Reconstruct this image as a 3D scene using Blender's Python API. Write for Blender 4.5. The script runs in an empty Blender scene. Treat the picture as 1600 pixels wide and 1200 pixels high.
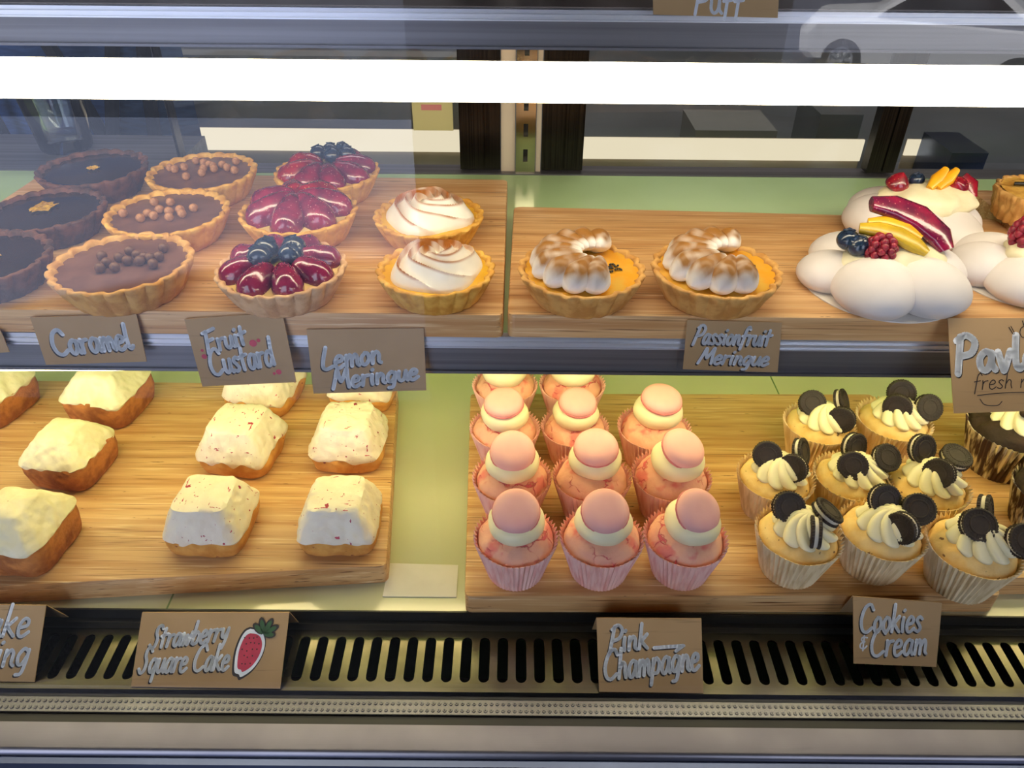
import bpy, math, random
from mathutils import Vector, Matrix, noise
random.seed(7)
PI = math.pi
scene = bpy.context.scene
COL = scene.collection

# ------------------------------------------------------------------ camera
PITCH, ROLL, FPX = math.radians(36.0), math.radians(0.5), 1200.0
EYE = Vector((0.0, 0.0, 0.543))
cam_data = bpy.data.cameras.new('camera')
cam_data.sensor_width = 36.0
cam_data.lens = FPX / 1600.0 * 36.0
cam_data.clip_start = 0.01
cam = bpy.data.objects.new('camera', cam_data)
COL.objects.link(cam)
ROT = Matrix.Rotation(PI / 2 - PITCH, 3, 'X') @ Matrix.Rotation(ROLL, 3, 'Z')
cam.matrix_world = Matrix.Translation(EYE) @ ROT.to_4x4()
scene.camera = cam

# ------------------------------------------------------------------ world, sun, exposure
world = bpy.data.worlds.new('world')
scene.world = world
world.use_nodes = True
bg = world.node_tree.nodes['Background']
bg.inputs[0].default_value = (0.76, 0.84, 1.0, 1)
bg.inputs[1].default_value = 3.3
sun_d = bpy.data.lights.new('sun', 'SUN')
sun_d.energy = 30.0
sun_d.angle = math.radians(2)
sun_d.color = (1.0, 0.95, 0.9)
sun = bpy.data.objects.new('sun', sun_d)
COL.objects.link(sun)
sun.rotation_euler = (math.radians(-16), math.radians(-36), 0)
room_d = bpy.data.lights.new('room_fill', 'AREA')  # added fill light, lifts the dark room behind the doors
room_d.shape = 'RECTANGLE'; room_d.size = 2.4; room_d.size_y = 0.3; room_d.energy = 17.0; room_d.color = (1.0, 0.93, 0.86)
room = bpy.data.objects.new('room_fill', room_d)
COL.objects.link(room)
room.location = (0, 1.75, 1.72)
TUBE_TOP, TUBE_MID = 14.0, 17.0
scene.view_settings.view_transform = 'Standard'
scene.view_settings.look = 'None'
scene.view_settings.gamma = 1.0
scene.view_settings.use_curve_mapping = False
scene.view_settings.exposure = 0.0
scene.cycles.use_denoising = True
scene.cycles.max_bounces = 8
scene.cycles.transparent_max_bounces = 16
scene.cycles.sample_clamp_indirect = 6.0
scene.cycles.caustics_reflective = False
scene.cycles.caustics_refractive = False

# ------------------------------------------------------------------ helpers: rays
def ray(px, py):
    return (ROT @ Vector(((px - 800.0) / FPX, (600.0 - py) / FPX, -1.0)))
def at(px, py, z):
    d = ray(px, py)
    return EYE + d * ((z - EYE.z) / d.z)
def at_y(px, py, y):
    d = ray(px, py)
    return EYE + d * (y / d.y)
def mpp(p):                                    # metres per pixel at a point
    return (ROT.transposed() @ (p - EYE)).z / -FPX

# ------------------------------------------------------------------ helpers: colour and materials
def hexc(h):
    h = h.lstrip('#')
    out = []
    for i in (0, 2, 4):
        c = int(h[i:i + 2], 16) / 255.0
        out.append(c / 12.92 if c <= 0.04045 else ((c + 0.055) / 1.055) ** 2.4)
    return (*out, 1.0)

def mat(name, c1, c2=None, rough=0.5, metal=0.0, scale=40.0, stretch=(1, 1, 1), lo=0.35, hi=0.65, detail=4.0,
        bump=0.0, bscale=120.0, bdist=0.001, bstretch=None, coat=0.0, spec=0.5, sss=0.0, toast=None, wave=None, voro=None, aniso=None, crack=None):
    m = bpy.data.materials.new(name)
    m.use_nodes = True
    nt = m.node_tree
    N, L = nt.nodes, nt.links
    b = N['Principled BSDF']
    b.inputs['Roughness'].default_value = rough
    b.inputs['Metallic'].default_value = metal
    b.inputs['Specular IOR Level'].default_value = spec
    b.inputs['Coat Weight'].default_value = coat
    b.inputs['Coat Roughness'].default_value = 0.08
    if sss:
        b.inputs['Subsurface Weight'].default_value = sss
        b.inputs['Subsurface Radius'].default_value = (0.006, 0.004, 0.003)
        b.inputs['Subsurface Scale'].default_value = 1.0
    tc = N.new('ShaderNodeTexCoord')
    def mapped(st):
        mp = N.new('ShaderNodeMapping')
        mp.inputs['Scale'].default_value = st
        L.new(tc.outputs['Object'], mp.inputs['Vector'])
        return mp.outputs[0]
    def mix(fac, a, bb):
        mx = N.new('ShaderNodeMix'); mx.data_type = 'RGBA'
        L.new(fac, mx.inputs['Factor'])
        for s, v in ((6, a), (7, bb)):
            if isinstance(v, tuple): mx.inputs[s].default_value = v
            else: L.new(v, mx.inputs[s])
        return mx.outputs[2]
    def ramp(src, l, h):
        r = N.new('ShaderNodeMapRange'); r.interpolation_type = 'SMOOTHSTEP'
        r.inputs[1].default_value = l; r.inputs[2].default_value = h
        L.new(src, r.inputs[0])
        return r.outputs[0]
    col = hexc(c1) if isinstance(c1, str) else c1
    if c2:
        n = N.new('ShaderNodeTexNoise')
        n.inputs['Scale'].default_value = scale; n.inputs['Detail'].default_value = detail
        L.new(mapped(stretch), n.inputs['Vector'])
        col = mix(ramp(n.outputs[0], lo, hi), col, hexc(c2) if isinstance(c2, str) else c2)
    if wave:                                   # (colour, scale, stretch, lo, hi): thin streaks or flecks
        for (wc, ws, wst, wl, wh) in wave:
            n = N.new('ShaderNodeTexNoise'); n.inputs['Scale'].default_value = ws; n.inputs['Detail'].default_value = 3.0
            L.new(mapped(wst), n.inputs['Vector'])
            col = mix(ramp(n.outputs[0], wl, wh), col, hexc(wc))
    if voro:                                   # (colour, scale, stretch, threshold): seeds, flecks
        vc, vs, vst, vl, vh = voro
        v = N.new('ShaderNodeTexVoronoi'); v.inputs['Scale'].default_value = vs
        L.new(mapped(vst), v.inputs['Vector'])
        col = mix(ramp(v.outputs['Distance'], vh, vl), col, hexc(vc))
    hsrc = None
    if crack:                                  # (colour, scale, width): split crust
        cc, cs, cw = crack
        dn = N.new('ShaderNodeTexNoise'); dn.inputs['Scale'].default_value = cs * 2.0; dn.inputs['Detail'].default_value = 3
        mp = mapped((1, 1, 1)); L.new(mp, dn.inputs['Vector'])
        ad = N.new('ShaderNodeVectorMath'); ad.operation = 'MULTIPLY_ADD'
        L.new(dn.outputs['Color'], ad.inputs[0]); ad.inputs[1].default_value = (0.8 / cs,) * 3; L.new(mp, ad.inputs[2])
        v = N.new('ShaderNodeTexVoronoi'); v.feature = 'DISTANCE_TO_EDGE'; v.inputs['Scale'].default_value = cs
        L.new(ad.outputs[0], v.inputs['Vector'])
        gate = N.new('ShaderNodeTexNoise'); gate.inputs['Scale'].default_value = cs * 0.7
        L.new(mp, gate.inputs['Vector'])
        ml = N.new('ShaderNodeMath'); ml.operation = 'MULTIPLY'
        L.new(ramp(v.outputs['Distance'], cw, cw * 0.3), ml.inputs[0]); L.new(ramp(gate.outputs[0], 0.50, 0.60), ml.inputs[1])
        col = mix(ml.outputs[0], col, hexc(cc))
        inv = N.new('ShaderNodeMath'); inv.operation = 'SUBTRACT'; inv.inputs[0].default_value = 1.0
        L.new(ml.outputs[0], inv.inputs[1]); hsrc = inv.outputs[0]
    if toast:                                  # browned crests, carried by the mesh
        a = N.new('ShaderNodeAttribute'); a.attribute_name = 'toast'
        col = mix(a.outputs['Fac'], col, hexc(toast))
    if isinstance(col, tuple): b.inputs['Base Color'].default_value = col
    else: L.new(col, b.inputs['Base Color'])
    if bump or hsrc is not None:
        nrm = None
        if bump:
            n = N.new('ShaderNodeTexNoise'); n.inputs['Scale'].default_value = bscale; n.inputs['Detail'].default_value = 5.0
            L.new(mapped(bstretch or (1, 1, 1)), n.inputs['Vector'])
            bp = N.new('ShaderNodeBump'); bp.inputs['Strength'].default_value = bump; bp.inputs['Distance'].default_value = bdist
            L.new(n.outputs[0], bp.inputs['Height']); nrm = bp.outputs[0]
        if hsrc is not None:
            bp = N.new('ShaderNodeBump'); bp.inputs['Strength'].default_value = 0.8; bp.inputs['Distance'].default_value = 0.0015
            L.new(hsrc, bp.inputs['Height'])
            if nrm: L.new(nrm, bp.inputs['Normal'])
            nrm = bp.outputs[0]
        L.new(nrm, b.inputs['Normal'])
    return m

def glow(name, col, strength):
    m = bpy.data.materials.new(name); m.use_nodes = True
    nt = m.node_tree; nt.nodes.clear()
    e = nt.nodes.new('ShaderNodeEmission'); e.inputs[0].default_value = col; e.inputs[1].default_value = strength
    o = nt.nodes.new('ShaderNodeOutputMaterial'); nt.links.new(e.outputs[0], o.inputs[0])
    return m

def pane_glass(name, tint=(1, 1, 1, 1), rough=0.0, ior=1.5):
    """a thin sheet: clear, mirroring by Fresnel"""
    m = bpy.data.materials.new(name); m.use_nodes = True
    nt = m.node_tree; nt.nodes.clear(); N, L = nt.nodes, nt.links
    t = N.new('ShaderNodeBsdfTransparent'); t.inputs[0].default_value = tint
    g = N.new('ShaderNodeBsdfGlossy'); g.inputs['Roughness'].default_value = rough
    f = N.new('ShaderNodeFresnel'); f.inputs[0].default_value = ior
    mx = N.new('ShaderNodeMixShader'); o = N.new('ShaderNodeOutputMaterial')
    L.new(f.outputs[0], mx.inputs[0]); L.new(t.outputs[0], mx.inputs[1]); L.new(g.outputs[0], mx.inputs[2]); L.new(mx.outputs[0], o.inputs[0])
    return m

MT = {}
MT['bamboo'] = mat('bamboo', '#DDB27C', '#BF8A52', rough=0.42, scale=14, stretch=(0.35, 9, 9), lo=0.25, hi=0.75,
                   wave=[('#7A4A24', 34, (0.3, 16, 16), 0.56, 0.74), ('#EBCB9A', 55, (0.25, 8, 8), 0.56, 0.75), ('#6B421F', 60, (0.9, 5, 5), 0.70, 0.76)], bump=0.15, bscale=50, bstretch=(0.4, 14, 14), bdist=0.0006)
MT['deck'] = mat('deck', '#D0D1B2', '#C8CAAA', rough=0.16, scale=6, coat=0.3)
MT['shelf_green'] = mat('shelf_green', '#BEDCA2', '#B5D498', rough=0.14, scale=6, coat=0.3)
MT['joint'] = mat('joint', '#6F8A5E', rough=0.5)
MT['rail_white'] = mat('rail_white', '#DADCE4', '#C4C6D0', rough=0.3, metal=0.6, scale=3, stretch=(0.2, 60, 60))
MT['rail_grey'] = mat('rail_grey', '#7A797E', '#66656A', rough=0.38, metal=0.6, scale=4, stretch=(0.5, 40, 40))
MT['steel'] = mat('steel', '#757063', '#575246', rough=0.24, metal=1.0, scale=18, stretch=(0.6, 1, 1), bump=0.12, bscale=28, bdist=0.002)
MT['ledge'] = mat('ledge', '#7E7C85', '#6B6972', rough=0.36, metal=0.9, scale=7, stretch=(1, 1, 1), bump=0.05, bscale=300, bstretch=(0.1, 3, 3))
MT['perf'] = mat('perf', '#8A8A8C', '#737376', rough=0.25, metal=0.85, scale=8)
MT['black'] = mat('black', '#0A0A0C', '#111114', rough=0.4, scale=20)
MT['frame_dark'] = mat('frame_dark', '#37322E', '#1D1A19', rough=0.22, metal=0.8, scale=10, stretch=(60, 1, 0.6))
MT['panel_cream'] = mat('panel_cream', '#C9B9A3', '#BFAE97', rough=0.4, scale=6)
MT['chrome'] = mat('chrome', '#D9D2C0', '#B5AD9A', rough=0.12, metal=1.0, scale=14)
MT['panel_blue'] = mat('panel_blue', '#5F6B8C', '#4E5875', rough=0.28, metal=0.8, scale=4)
MT['card'] = mat('card', '#BA9A72', '#A98961', rough=0.85, scale=9, spec=0.2, wave=[('#927757', 60, (0.3, 6, 6), 0.62, 0.8)], bump=0.1, bscale=400, bdist=0.0003)
MT['ink_white'] = mat('ink_white', '#F2F4F8', '#E6EAF0', rough=0.6, scale=80)
MT['ink_dark'] = mat('ink_dark', '#2B2326', '#231C20', rough=0.7, scale=80)
MT['ink_red'] = mat('ink_red', '#C63A50', '#B5304A', rough=0.6, scale=80)
MT['ink_green'] = mat('ink_green', '#2E5A30', '#24492A', rough=0.6, scale=80)
MT['crust_gold'] = mat('crust_gold', '#E2B254', '#CB9138', rough=0.7, scale=90, bump=0.5, bscale=260, bdist=0.0012)
MT['crust_amber'] = mat('crust_amber', '#D9A860', '#BF8844', rough=0.7, scale=80, bump=0.5, bscale=260, bdist=0.0012)
MT['crust_pink'] = mat('crust_pink', '#DDB68A', '#C4966A', rough=0.72, scale=80, bump=0.5, bscale=260, bdist=0.0012)
MT['crust_dark'] = mat('crust_dark', '#6B3F2B', '#3F2418', rough=0.75, scale=70, bump=0.6, bscale=260, bdist=0.0012)
MT['choc_dark'] = mat('choc_dark', '#2B1B14', '#22150F', rough=0.16, scale=30, coat=0.15)
MT['caramel'] = mat('caramel', '#7A5648', '#68463A', rough=0.3, scale=40, coat=0.2, bump=0.06, bscale=90)
MT['pearl'] = mat('pearl', '#B98558', '#96633C', rough=0.5, scale=300)
MT['pearl_dark'] = mat('pearl_dark', '#6E482F', '#553322', rough=0.5, scale=300)
MT['gold'] = mat('gold', '#F0C23A', '#C98F20', rough=0.3, metal=0.35, scale=300, bump=0.8, bscale=500)
MT['custard'] = mat('custard', '#E6C98A', '#DDBB74', rough=0.35, scale=60)
MT['berry_red'] = mat('berry_red', '#A3132A', '#6E0E26', rough=0.18, scale=70, coat=0.6, voro=('#D98B5A', 330, (1, 1, 1), 0.10, 0.24), bump=0.25, bscale=300, bdist=0.001)
MT['berry_plum'] = mat('berry_plum', '#8C1840', '#5E1038', rough=0.14, scale=60, coat=0.7, bump=0.25, bscale=260, bdist=0.001, voro=('#C06A72', 330, (1, 1, 1), 0.08, 0.2))
MT['raspberry'] = mat('raspberry', '#A01A33', '#7A1029', rough=0.4, scale=200, coat=0.2)
MT['blueberry'] = mat('blueberry', '#1F3550', '#152238', rough=0.2, scale=90, coat=0.4)
MT['mango'] = mat('mango', '#EDAF1E', '#DD9A14', rough=0.3, scale=50, coat=0.2)
MT['mango_green'] = mat('mango_green', '#C9A726', '#B5941C', rough=0.35, scale=50, coat=0.2)
MT['lemon_curd'] = mat('lemon_curd', '#E8B93C', '#DDA52C', rough=0.28, scale=30, coat=0.2)
MT['passion_curd'] = mat('passion_curd', '#E9A42E', '#E0B04A', rough=0.18, scale=60, coat=0.4, bump=0.1, bscale=90)
MT['seed'] = mat('seed', '#26221A', '#1A1712', rough=0.3, scale=90)
MT['rose'] = mat('rose', '#F2EEE2', '#EBE6DA', rough=0.3, scale=40, toast='#A8621C')
MT['piped'] = mat('piped', '#F2EFE8', '#ECE8E0', rough=0.42, scale=40, toast='#94642C')
MT['meringue'] = mat('meringue', '#E6DFDC', '#DED7D4', rough=0.62, scale=30, bump=0.05, bscale=200)
MT['cream'] = mat('cream', '#F0E7C4', '#EADFB6', rough=0.5, scale=60, bump=0.25, bscale=140, bdist=0.002)
MT['white_card'] = mat('white_card', '#E6E2DC', '#DAD6D0', rough=0.6, scale=20)
MT['cake_brown'] = mat('cake_brown', '#C27C3A', '#935523', rough=0.85, scale=70, bump=0.8, bscale=230, bdist=0.002)
MT['cake_gold'] = mat('cake_gold', '#E0A652', '#C98838', rough=0.85, scale=60, bump=0.5, bscale=260, bdist=0.0015, wave=[('#8A3B2C', 160, (1, 1, 1), 0.70, 0.76)])
MT['frost'] = mat('frost', '#F2EACB', '#E8DEB8', rough=0.55, scale=60, bump=0.5, bscale=170, bdist=0.0015)
MT['frost_pink'] = mat('frost_pink', '#F2E8D4', '#EBDDC8', rough=0.52, scale=60, bump=0.7, bscale=110, bdist=0.0018, bstretch=(0.6, 1.6, 1), wave=[('#A82440', 150, (1.9, 0.7, 0.9), 0.675, 0.70), ('#B8354C', 220, (0.6, 1.8, 1), 0.68, 0.71)])
MT['sponge_pink'] = mat('sponge_pink', '#F0B79C', '#E8A590', rough=0.8, scale=40, bump=0.6, bscale=180, bdist=0.0015, wave=[('#E58078', 45, (1, 1, 1), 0.56, 0.66)], crack=('#D9606A', 55, 0.05))
MT['sponge_vanilla'] = mat('sponge_vanilla', '#EFCF90', '#E6BC74', rough=0.8, scale=70, bump=0.4, bscale=300, bdist=0.001, wave=[('#7A5638', 150, (1, 1, 1), 0.66, 0.72)])
MT['sponge_choc'] = mat('sponge_choc', '#3A261B', '#281910', rough=0.8, scale=60, bump=0.8, bscale=120, bdist=0.003)
MT['liner_pink'] = mat('liner_pink', '#F6C8BC', '#E8A89E', rough=0.7, scale=150, stretch=(1, 1, 0.05), lo=0.4, hi=0.65)
MT['liner_cream'] = mat('liner_cream', '#F2DCB2', '#D8BC8C', rough=0.7, scale=150, stretch=(1, 1, 0.05), lo=0.4, hi=0.65)
MT['liner_dark'] = mat('liner_dark', '#D8C8A0', '#4A3222', rough=0.7, scale=150, stretch=(1, 1, 0.04), lo=0.42, hi=0.55)
MT['collar'] = mat('collar', '#F3EAC6', '#EFE4BC', rough=0.5, scale=30, bump=0.1, bscale=80)
MT['macaron'] = mat('macaron', '#EBB2AC', '#E7A8A4', rough=0.62, scale=40, bump=0.06, bscale=500)
MT['macaron_foot'] = mat('macaron_foot', '#DE8A88', '#D67C7E', rough=0.8, scale=120, bump=0.9, bscale=500, bdist=0.001)
MT['swirl'] = mat('swirl', '#F1E8C6', '#ECE2BC', rough=0.45, scale=30)
MT['cookie'] = mat('cookie', '#2C1F1B', '#1F1512', rough=0.6, scale=150, bump=0.3, bscale=500, bdist=0.0005)
MT['cookie_cream'] = mat('cookie_cream', '#D8CFC0', '#CEC4B4', rough=0.6, scale=60)
MT['tube'] = glow('tube', (1.0, 0.88, 0.62, 1), TUBE_TOP)
MT['tube_mid'] = glow('tube_mid', (1.0, 0.79, 0.40, 1), TUBE_MID)
MT['tube_cap'] = mat('tube_cap', '#D8D8D8', rough=0.4)
MT['strip_glow'] = glow('strip_glow', (1.0, 0.86, 0.62, 1), 1.0)
MT['front_glass'] = pane_glass('front_glass')
MT['door_glass'] = pane_glass('door_glass', (0.85, 0.88, 0.88, 1))
MT['tumbler'] = pane_glass('tumbler', (0.90, 0.93, 0.95, 1), 0.02, 1.6)
MT['room_wall'] = mat('room_wall', '#6A5C54', '#5A4E47', rough=0.8, scale=3)
MT['room_floor'] = mat('room_floor', '#2A2826', '#201E1D', rough=0.6, scale=5)
MT['counter'] = mat('counter', '#6F7377', '#5D6165', rough=0.35, scale=4)
MT['pale_box'] = mat('pale_box', '#8D8D8A', '#7E7E7B', rough=0.6, scale=3)
MT['denim'] = mat('denim', '#2C4A7C', '#213A66', rough=0.9, scale=30, stretch=(1, 1, 5))
MT['strap'] = mat('strap', '#141318', rough=0.8)
MT['sticker_y'] = mat('sticker_y', '#B9B07A', rough=0.6)
MT['sticker_r'] = mat('sticker_r', '#BC7470', rough=0.6)
MT['pavement'] = mat('pavement', '#8C98B4', '#7E8AA6', rough=0.8, scale=2)
MT['road'] = mat('road', '#4A5264', '#3E4658', rough=0.8, scale=2)
MT['car_white'] = mat('car_white', '#F0F2F5', '#EBEDF0', rough=0.3, scale=2, coat=0.5)
MT['tyre'] = mat('tyre', '#17171A', rough=0.8)
MT['alloy'] = mat('alloy', '#D5D8DC', rough=0.3, metal=0.6)
MT['car_glass'] = mat('car_glass', '#10151C', rough=0.1)
MT['shelf_under'] = mat('shelf_under', '#8E8078', '#7E7068', rough=0.3, scale=5)
MT['dark_block'] = mat('dark_block', '#241D1A', '#1B1614', rough=0.7, scale=5)

# ------------------------------------------------------------------ helpers: meshes
class MB:
    def __init__(self): self.v, self.f, self.t = [], [], []
    def add(self, p, t=0.0):
        self.v.append(Vector(p)); self.t.append(t); return len(self.v) - 1
    def grid(self, fn, nu, nv, close_u=False, close_v=False, M=None, toast=None):
        """fn(u, v) with u, v in 0..1"""
        b = len(self.v)
        cu, cv = (nu if close_u else nu + 1), (nv if close_v else nv + 1)
        for i in range(cu):
            for j in range(cv):
                p = Vector(fn(i / nu, j / nv))
                t = toast(i / nu, j / nv, p) if toast else 0.0
                self.add(M @ p if M else p, t)
        for i in range(nu):
            for j in range(nv):
                a, c = i % cu, (i + 1) % cu
                d, e = j % cv, (j + 1) % cv
                self.f.append((b + a * cv + d, b + c * cv + d, b + c * cv + e, b + a * cv + e))
        return self
    def lathe(self, prof, n=48, rad=None, M=None, smooth_cols=None):
        """prof: list of (r, z); rad(theta, k, r, z) -> (r, z)"""
        K = len(prof)
        b = len(self.v)
        for i in range(n):
            th = 2 * PI * i / n
            for k, (r, z) in enumerate(prof):
                rr, zz = rad(th, k, r, z) if rad else (r, z)
                p = Vector((rr * math.cos(th), rr * math.sin(th), zz))
                self.add(M @ p if M else p)
        for i in range(n):
            j = (i + 1) % n
            for k in range(K - 1):
                self.f.append((b + i * K + k, b + j * K + k, b + j * K + k + 1, b + i * K + k + 1))
        return self
    def ball(self, c, r, nu=16, nv=10, M=None, warp=None):
        rx, ry, rz = (r, r, r) if not isinstance(r, tuple) else r
        def fn(u, v):
            th, ph = 2 * PI * u, PI * (v - 0.5)
            p = Vector((rx * math.cos(ph) * math.cos(th), ry * math.cos(ph) * math.sin(th), rz * math.sin(ph)))
            if warp: p = warp(p)
            return p + Vector(c)
        return self.grid(fn, nu, nv, close_u=True, M=M)
    def box(self, lo, hi, M=None):
        b = len(self.v)
        for z in (lo[2], hi[2]):
            for (x, y) in ((lo[0], lo[1]), (hi[0], lo[1]), (hi[0], hi[1]), (lo[0], hi[1])):
                p = Vector((x, y, z)); self.add(M @ p if M else p)
        for q in ((3, 2, 1, 0), (4, 5, 6, 7), (0, 1, 5, 4), (1, 2, 6, 5), (2, 3, 7, 6), (3, 0, 4, 7)):
            self.f.append(tuple(b + i for i in q))
        return self
    def prism(self, poly, z0, z1, bev=0.0):
        """poly: CCW points (x, y); bevelled top edge"""
        n = len(poly)
        cx = sum(p[0] for p in poly) / n; cy = sum(p[1] for p in poly) / n
        b = len(self.v)
        rings = [(0, z0), (0, z1 - bev), (bev * 0.3, z1 - bev * 0.3), (bev, z1)] if bev else [(0, z0), (0, z1)]
        for ins, z in rings:
            for (x, y) in poly:
                d = Vector((cx - x, cy - y)); L = d.length or 1
                q = Vector((x, y)) + d / L * ins * 1.4
                self.add((q.x, q.y, z))
        for k in range(len(rings) - 1):
            for i in range(n):
                j = (i + 1) % n
                self.f.append((b + k * n + i, b + k * n + j, b + (k + 1) * n + j, b + (k + 1) * n + i))
        self.f.append(tuple(b + i for i in reversed(range(n))))
        self.f.append(tuple(b + (len(rings) - 1) * n + i for i in range(n)))
        return self
    def tube(self, pts, rad, n=10, flat=1.0):
        """rad(t) radius; flat scales the height"""
        pts = [Vector(p) for p in pts]; K = len(pts); b = len(self.v)
        for k, p in enumerate(pts):
            d = (pts[min(k + 1, K - 1)] - pts[max(k - 1, 0)]).normalized()
            up = Vector((0, 0, 1)) if abs(d.z) < 0.95 else Vector((0, 1, 0))
            s = d.cross(up).normalized(); w = s.cross(d)
            r = rad(k / (K - 1)) if callable(rad) else rad
            for i in range(n):
                a = 2 * PI * i / n
                self.add(p + s * (math.cos(a) * r) + w * (math.sin(a) * r * flat))
        for k in range(K - 1):
            for i in range(n):
                j = (i + 1) % n
                self.f.append((b + k * n + i, b + k * n + j, b + (k + 1) * n + j, b + (k + 1) * n + i))
        self.f.append(tuple(b + i for i in reversed(range(n))))
        self.f.append(tuple(b + (K - 1) * n + i for i in range(n)))
        return self

def obj(name, mb, m, parent=None, loc=(0, 0, 0), smooth=True, angle=40):
    me = bpy.data.meshes.new(name)
    me.from_pydata([tuple(p) for p in mb.v], [], mb.f)
    me.update()
    if any(mb.t):
        at_ = me.attributes.new('toast', 'FLOAT', 'POINT')
        at_.data.foreach_set('value', mb.t)
    me.materials.append(MT[m])
    if smooth:
        me.shade_smooth()
        if angle: me.set_sharp_from_angle(angle=math.radians(angle))
    o = bpy.data.objects.new(name, me)
    COL.objects.link(o)
    o.location = loc
    if parent is not None: o.parent = parent
    return o

def tag(o, label=None, cat=None, group=None, kind=None):
    if label: o['label'] = label
    if cat: o['category'] = cat
    if group: o['group'] = group
    if kind: o['kind'] = kind
    return o

def thing(name, label, cat, loc=(0, 0, 0), rz=0.0, group=None):
    o = bpy.data.objects.new(name, None)
    o.empty_display_size = 0.02
    COL.objects.link(o)
    o.location = loc; o.rotation_euler = (0, 0, rz)
    return tag(o, label, cat, group)

KIDS = {}
def copy_tree(o, parent=None):
    c = o.copy(); COL.objects.link(c)
    if parent is not None: c.parent = parent
    for ch in list(o.children): copy_tree(ch, c)
    return c

USED = set()
def put(proto, px, py, wpx, d0, h0, zs, rz=0.0, label=None, group=None, tilt=None):
    """set a thing (or a copy of it) down on the surface zs so that its rim, d0 wide and h0 high at scale 1, shows at a pixel with that width"""
    s = 1.0
    for _ in range(4):
        p = at(px, py, zs + h0 * s)
        s = wpx * mpp(p) / d0
    o = proto if proto.name not in USED else copy_tree(proto)
    USED.add(o.name)
    o.location = (p.x, p.y, zs + 0.0004); o.scale = (s, s, s); o.rotation_euler = (0, 0, rz)
    if label: o['label'] = label
    if group: o['group'] = group
    return o

def nz(p, s, a):
    return a * noise.noise(Vector(p) * s)

ZD, ZB = 0.0, 0.022           # lower deck, top of the lower boards
ZS, ZT = 0.225, 0.245         # middle shelf, top of the boards on it
Z2 = 0.4575                   # top shelf
ZG = -0.018                   # grille
XL, XR = -0.80, 0.80

# ------------------------------------------------------------------ the place round the case
def struct(name, mb, m, smooth=False): return tag(obj(name, mb, m, smooth=smooth), kind='structure')
struct('floor', MB().box((-3, -1.3, -1.0), (3, 2.8, -0.95)), 'room_floor')
struct('ceiling', MB().box((-3, -1.3, 1.75), (3, 2.8, 1.85)), 'room_wall')
struct('wall_back', MB().box((-3, 2.7, -0.95), (3, 2.8, 1.75)), 'room_wall')
struct('wall_left', MB().box((-3.1, -1.3, -0.95), (-3, 2.8, 1.75)), 'room_wall')
struct('wall_right', MB().box((3, -1.3, -0.95), (3.1, 2.8, 1.75)), 'room_wall')
struct('pavement', MB().box((-9, -4.2, -2.9), (9, -1.3, -0.95)), 'pavement')
struct('road', MB().box((-14, -30, -2.9), (24, -4.2, -2.85)), 'road')
struct('dark_block', MB().box((-0.17, -0.95, -0.95), (0.42, -0.62, 1.75)), 'dark_block')  # unseen block added to darken the middle of the front glass reflection
struct('low_block', MB().box((0.42, -0.95, -0.95), (3.0, -0.80, 0.14)), 'dark_block')  # unseen block added to keep bright ground out of the right-hand reflection
struct('wall_far', MB().box((-14, -30.4, -2.9), (24, -30, 0.5)), 'dark_block')

def car(loc):
    t = thing('parked_car', 'white car parked in the street across from the case, wheel mirrored in the glass', 'car', loc)
    # side profile along x, width along y
    prof = [(-2.0, 0.35), (-2.05, 0.65), (-1.9, 0.85), (-1.05, 0.95), (-0.45, 1.4), (0.85, 1.45), (1.6, 0.98), (2.0, 0.85), (2.05, 0.4), (1.9, 0.25), (-1.85, 0.25)]
    b = MB()
    ys = [(-0.85, 0.9), (-0.8, 0.97), (-0.5, 1.0), (0.5, 1.0), (0.8, 0.97), (0.85, 0.9)]
    for (y, k) in ys:
        for (x, z) in prof: b.add((x * k, y * (0.85 if z > 1.0 else 1), 0.6 + (z - 0.6) * k))
    n = len(prof)
    for i in range(len(ys) - 1):
        for j in range(n):
            q = (j + 1) % n
            b.f.append((i * n + j, i * n + q, (i + 1) * n + q, (i + 1) * n + j))
    b.f.append(tuple(range(n))); b.f.append(tuple(reversed(range((len(ys) - 1) * n, len(ys) * n))))
    obj('car_body', b, 'car_white', t, smooth=False)
    for s in (-1, 1):
        w = MB()
        bb = 0
        for (x, z) in ((-0.85, 1.0), (-0.4, 1.33), (0.78, 1.36), (1.3, 1.02)):
            w.add((x, s * (0.865 if z < 1.1 else 0.79), z))
            w.add((x, s * (0.80 if z < 1.1 else 0.72), z))
        w.f += [(bb, bb + 2, bb + 4, bb + 6), (bb + 1, bb + 3, bb + 5, bb + 7), (bb, bb + 1, bb + 3, bb + 2), (bb + 4, bb + 5, bb + 7, bb + 6)]
        obj('side_window', w, 'car_glass', t, smooth=False)
    for x in (-1.25, 1.3):
        for s in (-1, 1):
            M = Matrix.Translation((x, s * 0.80, 0.31)) @ Matrix.Rotation(PI / 2, 4, 'X')
            ty = obj('wheel', MB().lathe([(0.19, -0.09), (0.29, -0.1), (0.31, -0.06), (0.31, 0.06), (0.29, 0.1), (0.19, 0.09)], 32, M=M), 'tyre', t)
            r = MB().lathe([(0.0, -0.085), (0.05, -0.1), (0.06, -0.085), (0.06, 0.085), (0.05, 0.1), (0, 0.085)], 20, M=M)
            r.lathe([(0.165, -0.09), (0.195, -0.095), (0.195, 0.095), (0.165, 0.09), (0.165, -0.09)], 32, M=M)
            for k in range(7):
                a = 2 * PI * k / 7
                r.box((0.05, -0.022, -0.088), (0.18, 0.022, 0.088), M=M @ Matrix.Rotation(a, 4, 'Z'))
            obj('wheel_rim', r, 'alloy', ty, smooth=False)
    return t
car((6.9, -13.0, -2.85)).rotation_euler.z = math.radians(28)

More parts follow.
